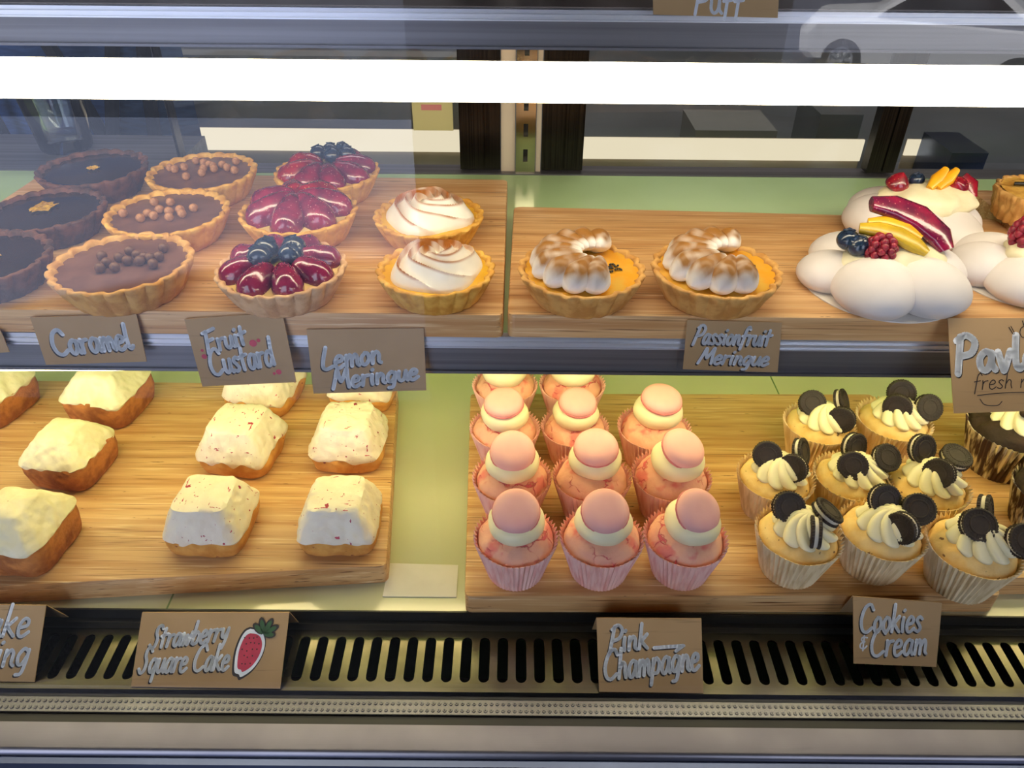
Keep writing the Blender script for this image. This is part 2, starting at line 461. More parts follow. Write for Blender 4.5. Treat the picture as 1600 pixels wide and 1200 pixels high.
# ------------------------------------------------------------------ the case
def yv(py, z): return at(800, py, z).y
Y_DECK = yv(957, 0.0)
Y_GR0, Y_GR1 = Y_DECK - 0.001, yv(1082, ZG)
Y_P0, Y_P1 = yv(1094, -0.020), yv(1117, -0.020)
Y_GL = yv(1125, -0.020)
Y_L0, Y_L1 = yv(1134, -0.020), yv(1181, -0.020)
Y_RAIL = 0.502
Y_BACK = 0.838

case = thing('display_case', 'steel refrigerated bakery display case with glass front holding all the cakes', 'display case', (0, 0.6, -0.95))
CO = Vector((0, 0.6, -0.95))
def cpart(name, mb, m, smooth=False, parent=None):
    mb.v = [p - CO for p in mb.v]
    return obj(name, mb, m, parent or case, smooth=smooth)
cpart('deck', MB().box((XL, Y_DECK, -0.015), (XR, 0.845, 0.0)), 'deck')
for (a, b_) in (((268, 935), (278, 905)), ((1205, 590), (1212, 612))):
    p = at(*a, 0.0)
    jt = MB().box((p.x - 0.0007, Y_DECK, -0.001), (p.x + 0.0007, 0.845, 0.0004))
    cpart('deck_joint', jt, 'joint')
cpart('deck_lip', MB().box((XL, Y_DECK - 0.0015, ZG - 0.002), (XR, Y_DECK, 0.0012)).box((XL, Y_DECK - 0.006, ZG), (XR, Y_DECK - 0.0015, ZG + 0.008)), 'black')
# grille with its slots cut out
gr = MB()
PITCH_X = 0.01525
s0, s1 = yv(1067, ZG), yv(997, ZG)
hw = 0.0044
k = int(0.8 / PITCH_X)
for i in range(-k, k + 1):
    cx = i * PITCH_X - 0.021
    loop = []
    for j in range(9):
        a = PI * j / 8
        loop.append((cx + hw * math.cos(a), s1 - hw + hw * math.sin(a)))
    for j in range(9):
        a = PI + PI * j / 8
        loop.append((cx + hw * math.cos(a), s0 + hw + hw * math.sin(a)))
    x0, x1, y0, y1 = cx - PITCH_X / 2, cx + PITCH_X / 2, Y_GR1, Y_GR0
    outer = [(x1, s1 - hw)] + [(x1, y1)] + [(x1 - (x1 - x0) * j / 6, y1) for j in range(1, 6)] + [(x0, y1), (x0, s1 - hw)]
    outer += [(x0, s0 + hw), (x0, y0)] + [(x0 + (x1 - x0) * j / 6, y0) for j in range(1, 6)] + [(x1, y0), (x1, s0 + hw)]
    n = len(loop)
    b0 = len(gr.v)
    for p in loop: gr.add((p[0], p[1], ZG))
    for p in outer: gr.add((p[0], p[1], ZG))
    for p in loop: gr.add((p[0], p[1], ZG - 0.0018))
    for j in range(n):
        q = (j + 1) % n
        gr.f.append((b0 + j, b0 + n + j, b0 + n + q, b0 + q))
        gr.f.append((b0 + j, b0 + q, b0 + 2 * n + q, b0 + 2 * n + j))
cpart('vent_grille', gr, 'steel')
cpart('air_well', MB().box((XL, Y_GR1, -0.10), (XR, Y_GR0, -0.095)).box((XL, Y_GR1 - 0.004, -0.10), (XR, Y_GR1 - 0.001, ZG - 0.004)), 'black')
# perforated strip with two rows of dimples
pf = MB().box((XL, Y_P1, -0.026), (XR, Y_P0, -0.0205))
cpart('air_curtain_strip', pf, 'perf')
dm = MB()
for r_ in (0.27, 0.73):
    yy = Y_P1 + (Y_P0 - Y_P1) * r_
    n = int(1.5 / 0.0046)
    for i in range(n):
        x = -0.75 + i * 0.0046
        dm.lathe([(0.0017, -0.0206), (0.0014, -0.0196), (0.0008, -0.0196), (0.0, -0.0204)], 7, M=Matrix.Translation((x, yy, 0)))
cpart('strip_dimples', dm, 'perf', smooth=True)
cpart('gasket', MB().box((XL, Y_P0, -0.06), (XR, Y_GR1 - 0.0005, -0.0225)).box((XL, Y_L0 + 0.0005, -0.05), (XR, Y_P1 - 0.0005, -0.0228)), 'black')
lg = MB()
rr = 0.004
prof = [(Y_L0, -0.05), (Y_L0, -0.020)] + [(Y_L1 + rr - rr * math.sin(a), -0.020 - rr + rr * math.cos(a)) for a in [0, .3, .6, .9, 1.2, PI / 2]] + [(Y_L1, -0.05)]
for x in (XL, XR):
    for (y, z) in prof: lg.add((x, y, z))
n = len(prof)
for j in range(n - 1): lg.f.append((j, j + 1, n + j + 1, n + j))
cpart('front_ledge', lg, 'ledge', smooth=True)
cpart('front_panel', MB().box((XL, Y_L1 - 0.006, -0.90), (XR, Y_L1 - 0.0005, -0.0255)), 'panel_blue')
cpart('side_panel', MB().box((XL - 0.03, Y_L1, -0.95), (XL, 0.98, 0.72)), 'rail_grey')
cpart('side_panel', MB().box((XR, Y_L1, -0.95), (XR + 0.03, 0.98, 0.72)), 'rail_grey')
cpart('case_top', MB().box((XL - 0.03, Y_L1, 0.72), (XR + 0.03, 0.98, 0.75)), 'rail_grey')
cpart('back_panel', MB().box((XL, 0.846, -0.95), (XR, 0.86, ZS - 0.022)), 'shelf_green')
cpart('front_glass', MB().grid(lambda u, v: (XL + (XR - XL) * u, Y_GL, -0.03 + 0.75 * v), 1, 1), 'front_glass')
# shelves
def shelf(z, m, label, front_y, rail_h, back):
    t = thing('glass_shelf', label, 'shelf', (0, front_y, z))
    o = Vector((0, front_y, z))
    def part(nm, mb, mm, smooth=False):
        mb.v = [p - o for p in mb.v]; return obj(nm, mb, mm, t, smooth=smooth)
    part('shelf_panel', MB().box((XL, front_y + 0.004, z - 0.008), (XR, back, z)), m)
    h1 = rail_h * 0.29
    part('rail_trim', MB().box((XL, front_y - 0.002, z - h1), (XR, front_y + 0.004, z - 0.0005))
         .box((XL, front_y - 0.004, z - h1 * 0.62), (XR, front_y - 0.002, z - h1 * 0.42)).box((XL, front_y - 0.0035, z - h1), (XR, front_y - 0.002, z - h1 * 0.88)), 'rail_white')
    part('front_rail', MB().box((XL, front_y, z - rail_h * 0.93), (XR, front_y + 0.004, z - h1)).box((XL, front_y - 0.002, z - rail_h), (XR, front_y + 0.004, z - rail_h * 0.93)), 'rail_grey')
    return t
shelf(ZS, 'shelf_green', 'pale green glass shelf carrying the tarts and pavlovas, steel front rail', Y_RAIL, 0.0355, Y_BACK)
shelf(Z2, 'shelf_under', 'topmost shelf above the bright tube, only its grey front rail showing', 0.49, 0.0225, Y_BACK)
# tubes
def tube_light(y, z, r, m, label, dz=0.0):
    t = thing('tube_light', label, 'light', (0, y, z))
    t.rotation_euler = (0, -math.atan(dz), 0)
    M = Matrix.Rotation(PI / 2, 4, 'Y')
    obj('tube', MB().lathe([(r, -0.72), (r, 0.72)], 24, M=M), m, t)
    for s in (-1, 1):
        obj('end_cap', MB().lathe([(0, s * 0.72), (r * 1.1, s * 0.72), (r * 1.1, s * 0.745), (0, s * 0.745)], 20, M=M), 'tube_cap', t)
    return t
tube_light(0.53, 0.4055, 0.0128, 'tube', 'bright white fluorescent tube across the top above the tarts', 0.0)
tube_light(0.545, 0.1715, 0.0075, 'tube_mid', 'thin bright tube under the middle shelf rail above the cakes', 0.014)

# back of the case: sliding doors, standard
def door(label, x0, x1, sl, sr, y):
    """x0..x1 clear, stiles of width sl, sr"""
    t = thing('sliding_door', label, 'door', ((x0 + x1) / 2, y, ZS))
    o = Vector(t.location)
    def part(nm, mb, mm):
        mb.v = [p - o for p in mb.v]; return obj(nm, mb, mm, t, smooth=False)
    part('door_pane', MB().grid(lambda u, v: (x0 + (x1 - x0) * u, y, ZS + 0.006 + (0.70 - ZS - 0.006) * v), 1, 1), 'door_glass')
    for (a, b_) in ((x0 - sl, x0), (x1, x1 + sr)):
        if b_ - a > 0.001:
            part('stile', MB().box((a, y - 0.008, ZS + 0.004), (b_, y + 0.008, 0.70)).box((a + (b_ - a) * 0.55, y - 0.010, ZS + 0.006), (a + (b_ - a) * 0.6, y - 0.008, 0.70)), 'frame_dark')
    part('top_rail', MB().box((x0 - sl, y - 0.008, 0.68), (x1 + sr, y + 0.008, 0.70)), 'frame_dark')
    return t
YD = 0.852
X = lambda px: at_y(px, 225, YD).x
door('sliding glass door behind the caramel tarts with a pale board behind it', X(282), X(719), 0.003, X(782) - X(719), YD)
door('sliding glass door behind the passionfruit tarts, dark room showing through', X(911), X(1360), X(911) - X(846), X(1404) - X(1360), YD)
door('sliding glass door at the far right behind the pavlovas', X(1408), 0.79, 0.002, 0.0, YD + 0.022)
cpart('sill', MB().box((XL, Y_BACK + 0.0005, ZS - 0.02), (XR, 0.866, ZS + 0.001)), 'rail_grey')
cpart('back_ledge', MB().box((XL, 0.8665, ZS - 0.02), (X(262), 0.96, ZS + 0.001)), 'rail_grey')
st = thing('slotted_upright', 'chrome slotted shelf upright between the two sliding doors', 'upright', (X(821), YD - 0.004, ZS))
w_ = X(836) - X(806)
o = MB()
o.box((-w_ / 2, -0.006, 0), (-0.0025, 0.0, 0.47)).box((0.0025, -0.006, 0), (w_ / 2, 0.0, 0.47))
z = 0.0
while z < 0.45:
    o.box((-0.0025, -0.006, z), (0.0025, 0.0, z + 0.014)); z += 0.028
obj('slotted_strip', o, 'chrome', st, smooth=False)
obj('slot_backing', MB().box((-w_ / 2, 0.0005, 0), (w_ / 2, 0.002, 0.47)), 'black', st, smooth=False)
obj('cream_cover', MB().box((X(783) - X(821), -0.001, 0), (-w_ / 2 - 0.001, 0.004, 0.47)), 'panel_cream', st, smooth=False)
obj('cream_cover', MB().box((w_ / 2 + 0.001, -0.001, 0), (X(845) - X(821), 0.004, 0.47)), 'panel_cream', st, smooth=False)

# behind the case
YC = 1.02
bc = thing('back_counter', 'grey worktop behind the case seen through the sliding doors', 'counter', (0, 1.5, -0.95))
obj('worktop', MB().box((-1.6, YC - 1.5, 0.97), (1.6, 0.7, 1.01)), 'counter', bc, smooth=False)
obj('cupboard', MB().box((-1.6, YC - 1.45, 0.0), (1.6, 0.7, 0.97)), 'room_wall', bc, smooth=False)
ZC = 0.06
def back_box(name, px0, px1, py0, py1, y, depth, m, label, cat):
    a = at_y(px0, py1, y); b_ = at_y(px1, py0, y)
    z0 = ZC
    return tag(obj(name, MB().box((-(b_.x - a.x) / 2, 0, 0), ((b_.x - a.x) / 2, depth, max(b_.z - z0, 0.03))), m, loc=((a.x + b_.x) / 2, y, z0 + 0.0005), smooth=False), label, cat)

strip_y = 1.26  # added glowing strips stand in for the cream bar of light at the doors
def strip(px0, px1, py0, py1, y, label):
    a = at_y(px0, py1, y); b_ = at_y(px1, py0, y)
    t = thing('glow_strip', label, 'glow_bar', ((a.x + b_.x) / 2, y, a.z))
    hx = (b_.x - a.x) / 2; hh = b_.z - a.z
    obj('glow_face', MB().box((-hx, 0, 0), (hx, 0.004, hh)), 'strip_glow', t, smooth=False)
    obj('strip_back', MB().box((-hx, 0.0045, ZC + 0.0005 - a.z), (hx, 0.007, hh)), 'panel_cream', t, smooth=False)
strip(284, 719, 204, 234, strip_y, 'long glowing strip, stand-in for a cream bar of light behind the caramel tarts')
strip(905, 1352, 219, 248, strip_y, 'glowing strip, stand-in for a cream bar of light behind the passionfruit tarts')
strip(1412, 1442, 219, 243, strip_y, 'short glowing strip, stand-in for a cream bar of light behind the pavlovas')

# ------------------------------------------------------------------ boards
def board(label, poly, z0, z1):
    """poly: CCW from above"""
    c = Vector((sum(p.x for p in poly) / len(poly), sum(p.y for p in poly) / len(poly), z0))
    # round the corners a little
    pts = []
    n = len(poly)
    for i in range(n):
        p, a, b_ = poly[i], poly[i - 1], poly[(i + 1) % n]
        da, db = (a - p).normalized(), (b_ - p).normalized()
        for t in range(5):
            q = t / 4
            P0, P2 = p + da * 0.006, p + db * 0.006
            pts.append(P0 * (1 - q) ** 2 + p * (2 * q * (1 - q)) + P2 * q * q)
    return tag(obj('serving_board', MB().prism([(p.x - c.x, p.y - c.y) for p in pts], 0.0, z1 - z0, 0.0012), 'bamboo', loc=(c.x, c.y, z0 + 0.0003), smooth=True, angle=30), label, 'board')
P = lambda x, y, z: Vector((at(x, y, z).x, at(x, y, z).y, 0))
def ext(a, b_, k): return a + (b_ - a) * k
A1, A2 = P(786, 493, ZT), P(793, 281, ZT)
A3 = P(70, 268, ZT); A0 = Vector((A3.x - 0.012, P(0, 483, ZT).y, 0))
board('bamboo serving board under the chocolate, caramel, fruit and lemon tarts', [A0, A1, A2, A3], ZS, ZT)
B0, B1, B2, B3 = P(793, 492, ZT), Vector((0.60, P(1200, 497, ZT).y, 0)), Vector((P(1545, 342, ZT).x + 0.006, P(1545, 342, ZT).y, 0)), P(803, 323, ZT)
B1.x = B2.x
board('bamboo serving board under the passionfruit tarts and pavlovas', [B0, B1, B2, B3], ZS, ZT)
C3 = P(1487, 297, ZT + 0.006); CX = max(C3.x, B2.x + 0.002)
board('bamboo board at the right edge under the rough orange tart', [Vector((CX, C3.y - 0.16, 0)), Vector((0.78, C3.y - 0.16, 0)), Vector((0.78, C3.y, 0)), Vector((CX, C3.y, 0))], ZS, ZT + 0.006)
D1, D2 = P(604, 884, ZB), P(621, 602, ZB)
D0, D3 = ext(D1, P(0, 916, ZB), 1.35), ext(D2, P(230, 597, ZB), 2.2)
board('large bamboo board under the iced loaf cakes and strawberry square cakes', [D0, D1, D2, D3], ZD, ZB)
E0, E1, E2, E3 = P(726, 932, ZB), P(1566, 930, ZB), P(1363, 616, ZB), P(735, 615, ZB)
board('bamboo board under the pink macaron cupcakes and cookie cupcakes', [E0, E1, E2, E3], ZD, ZB)
F3 = P(1372, 626, ZB + 0.002); dE = (E2 - E1).normalized()
F0 = F3 - dE * (0.25)
board('bamboo board at the right edge under the dark chocolate cupcakes', [F0, Vector((0.78, F0.y + 0.01, 0)), Vector((0.78, F3.y, 0)), F3], ZD, ZB)

# ------------------------------------------------------------------ tarts (unit: rim 0.1 wide, 0.024 high)
def crust(m, parent, seed, n=22, rt=0.05, rb=0.038, h=0.024, rough_=0.0006, name='crust'):
    prof = [(0, 0), (rb * 0.6, 0), (rb, 0.0003), (rb * 1.03, 0.002)]
    for k in range(1, 7):
        t = k / 6
        prof.append((rb * 1.03 + (rt - rb * 1.03) * (t ** 0.9), 0.002 + (h - 0.002) * t))
    prof += [(rt - 0.0008, h + 0.0012), (rt - 0.0028, h + 0.0014), (rt - 0.0048, h + 0.0002), (rt - 0.0055, h - 0.003), (rt - 0.006, h - 0.007), (0, h - 0.008)]
    def rad(th, k, r, z):
        fl = abs(math.sin(th * n / 2)) ** 0.8
        w = min(1, max(0, z / h))
        edge = 1.0 if r > rb * 0.9 else 0.0
        p = (math.cos(th) * 2.5 + seed, math.sin(th) * 2.5, z * 40)
        dr = edge * ((fl - 0.5) * 0.0028 * (0.35 + 0.65 * w) + noise.noise(Vector(p) * 3) * rough_ * 1.5)
        dz = (noise.noise(Vector((math.cos(th) * 7 + seed, math.sin(th) * 7, 3))) * 0.0014 + (fl - 0.5) * 0.0008) * (1 if z > h * 0.85 else 0)
        return max(0, r + dr), z + dz
    return obj(name, MB().lathe(prof, 220, rad), m, parent, angle=60)
def filling(name, m, parent, r=0.0455, z=0.0215, dome=0.001, wob=0.0):
    prof = [(0, z + dome), (r * 0.4, z + dome * 0.8), (r * 0.8, z + dome * 0.3), (r * 0.95, z), (r, z + 0.0006)]
    return obj(name, MB().lathe(prof, 64, (lambda th, k, rr, zz: (rr, zz + nz((rr * math.cos(th), rr * math.sin(th), 0), 120, wob))) if wob else None), m, parent)

def gold_leaf(parent, c, rx, ry, seed):
    def fn(u, v):
        th = 2 * PI * u
        q = 0.55 + 0.6 * abs(noise.noise(Vector((math.cos(th) * 2 + seed, math.sin(th) * 2, seed))))
        r = v * q
        return (c[0] + rx * r * math.cos(th), c[1] + ry * r * math.sin(th), 0.0232 + 0.0016 * abs(noise.noise(Vector((r * 5 * math.cos(th), r * 5 * math.sin(th), seed)))) + 0.0006)
    return obj('gold_leaf', MB().grid(fn, 28, 8, close_u=True), 'gold', parent, angle=20)
GT = 'dark chocolate tarts with gold leaf'
def choc_tart(leaf, seed, label):
    t = thing('chocolate_tart', label, 'tart', group=GT)
    crust('crust_dark', t, seed, rough_=0.0012); filling('chocolate_filling', 'choc_dark', t)
    gold_leaf(t, *leaf, seed)
    return t
put(choc_tart(((0.0, 0.0), 0.008, 0.008), 1.6, None), 145, 262, 161, 0.1, 0.0245, ZT, 0.2, 'dark chocolate tart in front of the empty glass tumbler, tiny gold fleck')
put(choc_tart(((-0.008, 0.002), 0.014, 0.017), 2.3, None), 72, 327, 172, 0.1, 0.0245, ZT, -0.4, 'dark chocolate tart with a large crumpled gold leaf, middle of its column')
put(choc_tart(((-0.001, 0.004), 0.016, 0.012), 3.4, None), -27, 403, 196, 0.1, 0.0245, ZT, 0.5, 'dark chocolate tart cut off by the left edge, nearest of the dark ones')

def caramel_tart(m, pm, seed, spots, label):
    t = thing('caramel_tart', label, 'tart', group='caramel tarts with chocolate pearls')
    crust(m, t, seed); filling('caramel_filling', 'caramel', t)
    for (x, y) in spots:
        obj('chocolate_pearl', MB().ball((0, 0, 0), 0.0038, 16, 10), pm, t, loc=(x * 1.15, y * 1.2, 0.0258))
    return t
r_ = random.Random(3)
sp1 = [(-.028, .004), (-.023, .001), (-.017, .006), (-.004, .016), (.002, .012), (.006, .009), (.0, .004), (.009, .003), (.013, .012), (.019, .006), (.002, -.006), (.027, .0), (-.008, -.014), (.022, .02), (-.012, .02)]
sp2 = [(-.03, -.006), (-.015, .014), (-.003, .014), (-.006, .001), (.002, -.002), (.009, .001), (-.012, -.006), (-.006, -.01), (.013, -.006), (.018, .004), (-.014, -.014), (.006, -.012)]
sp3 = [(-.015, .006), (-.008, -.003), (-.009, -.010), (-.0, -.009), (-.003, .004), (.004, .0), (.007, .008), (.013, .005), (.017, .004), (.022, .006), (.02, .018), (.022, -.004), (.0, .013), (.012, -.0)]
put(caramel_tart('crust_gold', 'pearl', 4, sp1, None), 316, 268, 164, 0.1, 0.0245, ZT, 0.0, 'caramel tart with pale pearls, rearmost in its column, beside the door edge')
put(caramel_tart('crust_gold', 'pearl', 5, sp2, None), 262, 331, 184, 0.1, 0.0245, ZT, 0.0, 'caramel tart with a loose ring of pale pearls, middle of its column')
put(caramel_tart('crust_amber', 'pearl_dark', 6, sp3, None), 190, 410, 212, 0.1, 0.0245, ZT, 0.0, 'caramel tart with dark pearls, directly behind the Caramel card')

def strawberry_mesh(L, W, H, seed):
    """half berry: tip at +x, flat below"""
    def fn(u, v):
        s = 2 * v - 1
        w = math.sqrt(max(0, 1 - abs(s) ** 2.4)) * (1.0 - 0.42 * v)
        a = 2 * PI * u
        y, z = W * w * math.cos(a), H * w * math.sin(a)
        if z < 0: z *= 0.35
        k = 1 + nz((s * 2, y * 60, z * 60 + seed), 1.6, 0.06)
        return (L * s, y * k, z * k)
    return MB().grid(fn, 22, 16, close_u=True)
def blueberry(parent, loc, r):
    b = MB().ball((0, 0, 0), (r, r, r * 0.9), 20, 14)
    b.lathe([(r * 0.42, r * 0.74), (r * 0.5, r * 0.92), (r * 0.36, r * 0.86), (r * 0.2, r * 0.76)], 20, lambda th, k, q, z: (q * (1 + 0.16 * math.cos(5 * th)), z))
    o = obj('blueberry', b, 'blueberry', parent, loc=loc)
    o.rotation_euler = (random.uniform(-.6, .6), random.uniform(-.6, .6), 0)
    return o
def berry(parent, nm, m, L, W, H, loc, rz, tilt, seed, roll=0):
    o = obj(nm, strawberry_mesh(L, W, H, seed), m, parent, loc=loc)
    o.rotation_euler = (roll, -tilt, rz)
    return o
def fruit_tart(cm, kind, seed):
    t = thing('fruit_tart', None, 'tart', group='fruit custard tarts')
    crust(cm, t, seed); filling('custard_filling', 'custard', t, dome=0.004)
    if kind == 0:      # raspberries and slices with blueberries at the back
        for i, (a, rr_) in enumerate([(200, .026), (245, .024), (290, .025), (335, .026), (20, .027), (150, .026), (60, .028)]):
            a = math.radians(a)
            berry(t, 'strawberry_half', 'berry_red' if i in (0, 5) else 'berry_plum', .022, .0160, .018, (rr_ * math.cos(a), rr_ * math.sin(a), .024), a + PI, 0.35, i)
        for (x, y, z) in ((-.012, .024, .034), (.004, .012, .036), (.012, .026, .036), (-.002, .033, .033), (.018, .018, .035)):
            blueberry(t, (x, y, z), .0085)
    elif kind == 1:    # big glazed slices radiating from the middle
        for i in range(7):
            a = math.radians(-95 + i * 360 / 7)
            berry(t, 'strawberry_slice', 'berry_plum' if i not in (3, 4) else 'berry_red',   .0265, .0175, .022, (.021 * math.cos(a), .021 * math.sin(a), .026), a + PI, 0.42, i + 9)
    else:              # ring of halves, four blueberries in the centre
        for i in range(8):
            a = math.radians(-68 + i * 45)
            berry(t, 'strawberry_half', 'berry_plum', .0195, .0150, .0185, (.028 * math.cos(a), .028 * math.sin(a), .024), a + PI, 0.4, i + 30)
        for (x, y) in ((-.0135, -.006), (-.012, .008), (.009, .011), (.010, -.002)):
            blueberry(t, (x, y, .0365), .0098)
    return t
put(fruit_tart('crust_gold', 0, 7), 511, 268, 160, 0.1, 0.0245, ZT, 0.0, 'fruit tart with dark blueberries at its back, rearmost of the three')
put(fruit_tart('crust_gold', 1, 8), 467, 329, 180, 0.1, 0.0245, ZT, 0.0, 'fruit tart covered in glazed red slices, no blueberries, middle of its column')
put(fruit_tart('crust_pink', 2, 9), 440, 418, 198, 0.1, 0.0245, ZT, 0.0, 'fruit tart with four blueberries centred in glazed strawberries, above the Fruit Custard card')

def rose(parent, seed, R=0.0395):
    ARMS = 4
    def parts(u, v):
        th = 2 * PI * u
        ph = (ARMS * u - 4.8 * (v ** 0.75) + 0.16 * math.sin(th * 2 + seed)) % 1.0
        return th, ph
    def fn(u, v):
        th, ph = parts(u, v)
        R2 = R * (1 + 0.06 * math.sin(ARMS * th + 1 + seed) + 0.03 * math.sin(3 * th + seed))
        r = R2 * v
        saw = ph / 0.86 if ph < 0.86 else (1 - ph) / 0.14
        base = 0.0150 * math.sqrt(max(0, 1 - v ** 2.3))
        lift = 0.0090 * (saw ** 1.8) * (1 - v ** 6) * min(1, v * 4)
        return (r * math.cos(th), r * math.sin(th), 0.0215 + base + lift)
    def toast(u, v, p):
        th, ph = parts(u, v)
        k = min(1, max(0, 1.7 - abs(ph - 0.87) / 0.085))
        return min(1, k * (0.85 + 0.7 * noise.noise(Vector((math.cos(th) * 2, math.sin(th) * 2 + v * 5, seed)))) * min(1, v * 4) * (1.0 if v < .93 else 0.3))
    return obj('meringue_rose', MB().grid(fn, 280, 72, close_u=True, toast=toast), 'rose', parent, angle=60)
def lemon_tart(cm, seed):
    t = thing('lemon_meringue_tart', None, 'tart', group='lemon meringue tarts')
    crust(cm, t, seed); filling('lemon_filling', 'lemon_curd', t)
    rose(t, seed)
    return t
put(lemon_tart('crust_gold', 10), 670, 336, 168, 0.1, 0.0245, ZT, 0.6, 'lemon tart topped with a swirled meringue rose, rear one of the pair')
put(lemon_tart('crust_gold', 12.5), 681, 420, 182, 0.1, 0.0245, ZT, 2.0, 'lemon tart topped with a swirled meringue rose, nearer one of the pair')

def petal(parent, a0, R0, R1, w, h, seed):
    """piped teardrop from the rim at angle a0 in to the middle"""
    def fn(u, v):
        t = v
        prof = (math.sin(PI * min(1, t / 0.62) * 0.5) if t < 0.62 else 1) if False else 0
        wid = math.sqrt(max(0, 1 - ((0.30 - t) / 0.30) ** 2)) if t < 0.30 else (1 - (t - 0.30) / 0.70) ** 0.5
        A = Vector((R0 * math.cos(a0), R0 * math.sin(a0), 0.0225 + h * 0.30))
        B = Vector((0.011 + 0.011 * math.cos(a0), 0.004 + 0.011 * math.sin(a0), 0.0225 + h * 0.30 + 0.010))
        c = A.lerp(B, t); a = math.atan2(A.y - B.y, A.x - B.x)
        side = Vector((-math.sin(a), math.cos(a), 0))
        b_ = 2 * PI * u
        z = math.sin(b_) * h * wid
        if z < 0: z *= 0.5
        return c + side * (math.cos(b_) * w * wid) + Vector((0, 0, z))
    def toast(u, v, p):
        top = max(0, math.sin(2 * PI * u))
        return min(1, max(0, (top - 0.30) * 2.4)) * min(1, max(0, (0.95 - v) * 5)) * min(1, v * 7) * (0.95 + 0.5 * noise.noise(p * 150))
    return obj('meringue_petal', MB().grid(fn, 28, 22, close_u=True, toast=toast), 'piped', parent)
def passion_tart(seed, angles):
    t = thing('passionfruit_meringue_tart', None, 'tart', group='passionfruit meringue tarts')
    crust('crust_amber', t, seed, n=20); filling('passionfruit_filling', 'passion_curd', t, z=0.0225, wob=0.0006)
    for i, a in enumerate(angles):
        petal(t, math.radians(a), 0.0425, 0.002, 0.0115, 0.0150, i)
    sd = MB()
    rr = random.Random(seed)
    for i in range(26):
        a, q = rr.uniform(0, 2 * PI), rr.uniform(0, 1) ** .6
        M = Matrix.Translation((0.022 + 0.010 * q * math.cos(a), 0.003 + 0.008 * q * math.sin(a), 0.0245)) @ Matrix.Rotation(rr.uniform(0, PI), 4, 'Z')
        sd.ball((0, 0, 0), (0.0016, 0.001, 0.0008), 8, 6, M=M)
    tag(obj('passionfruit_seeds', sd, 'seed', t), kind='stuff')
    return t
put(passion_tart(21, (75, 100, 126, 152, 178, 204, 231, 258, 284)), 909, 420, 195, 0.1, 0.0245, ZT, -0.1, 'passionfruit tart with browned meringue crescent and many dark seeds, beside the lemon tarts')
put(passion_tart(22, (70, 96, 122, 150, 176, 204, 232, 260, 287)), 1119, 420, 198, 0.1, 0.0245, ZT, 0.0, 'passionfruit tart with browned meringue crescent above the Passionfruit Meringue card')

ot = thing('orange_tart', 'rough golden orange tart cut off at the right edge on its own board', 'tart')
crust('crust_amber', ot, 33, n=26, rb=0.044, h=0.034, rough_=0.003)
filling('tart_top', 'crust_gold', ot, z=0.034, dome=0.003, wob=0.003)
obj('dark_garnish', MB().tube([(-.03, .012, .0385), (-.02, .008, .04), (-.005, .004, .039)], lambda t: 0.0022, 8), 'seed', ot)
put(ot, 1630, 298, 130, 0.1, 0.035, ZT + 0.0063, 0.0)

# ------------------------------------------------------------------ pavlovas (unit: 0.13 wide)
def lobe(parent, a, rc, r, h, lean, seed):
    def fn(u, v):
        th, t = 2 * PI * u, v
        if t < 0.25: rad, z = r * (0.80 + 0.2 * math.sin(t / 0.25 * PI / 2)), h * 0.28 * (t / 0.25)
        else:
            q = (t - 0.25) / 0.75
            rad, z = r * (math.cos(q * PI / 2) ** 0.8), h * (0.28 + 0.72 * (math.sin(q * PI / 2) * 0.85 + 0.15 * q ** 3))
        rad *= 1 + 0.03 * math.sin(3 * th + seed)
        sh = lean * (z / h) ** 2
        return ((rc + sh) * math.cos(a) + rad * math.cos(th), (rc + sh) * math.sin(a) + rad * math.sin(th), z + 0.001)
    return obj('meringue_lobe', MB().grid(fn, 32, 18, close_u=True), 'meringue', parent)
def lump(parent, nm, m, c, r, seed, amp=0.18):
    def warp(p):
        n_ = noise.noise(Vector((p.x * 55 + seed, p.y * 55, p.z * 55))) + 0.5 * noise.noise(Vector((p.x * 120, p.y * 120 + seed, p.z * 120)))
        return p * (1 + amp * n_)
    return obj(nm, MB().ball((0, 0, 0), r, 36, 22, warp=warp), m, parent, loc=c)
def raspberry(parent, c, r):
    b = MB()
    for k in range(7):
        ph = -0.9 + k * 0.36
        n = max(1, int(9 * math.cos(ph)))
        for i in range(n):
            a = 2 * PI * (i + 0.5 * (k % 2)) / n
            b.ball((r * math.cos(ph) * math.cos(a) * 0.86, r * math.cos(ph) * math.sin(a) * 0.86, r * math.sin(ph) * 1.0), r * 0.30, 10, 7)
    b.ball((0, 0, 0), r * 0.85, 12, 8)
    return obj('raspberry', b, 'raspberry', parent, loc=c)
def whole_strawberry(parent, nm, c, L, rot):
    def fn(u, v):
        w = math.sin(PI * v ** 0.75) ** 0.75 * (1 - 0.25 * v)
        return (L * 0.62 * w * math.cos(2 * PI * u), L * 0.62 * w * math.sin(2 * PI * u), L * (1 - 1.6 * v) * -0.62)
    o = obj(nm, MB().grid(fn, 24, 18, close_u=True), 'berry_red', parent, loc=c)
    o.rotation_euler = rot
    return o
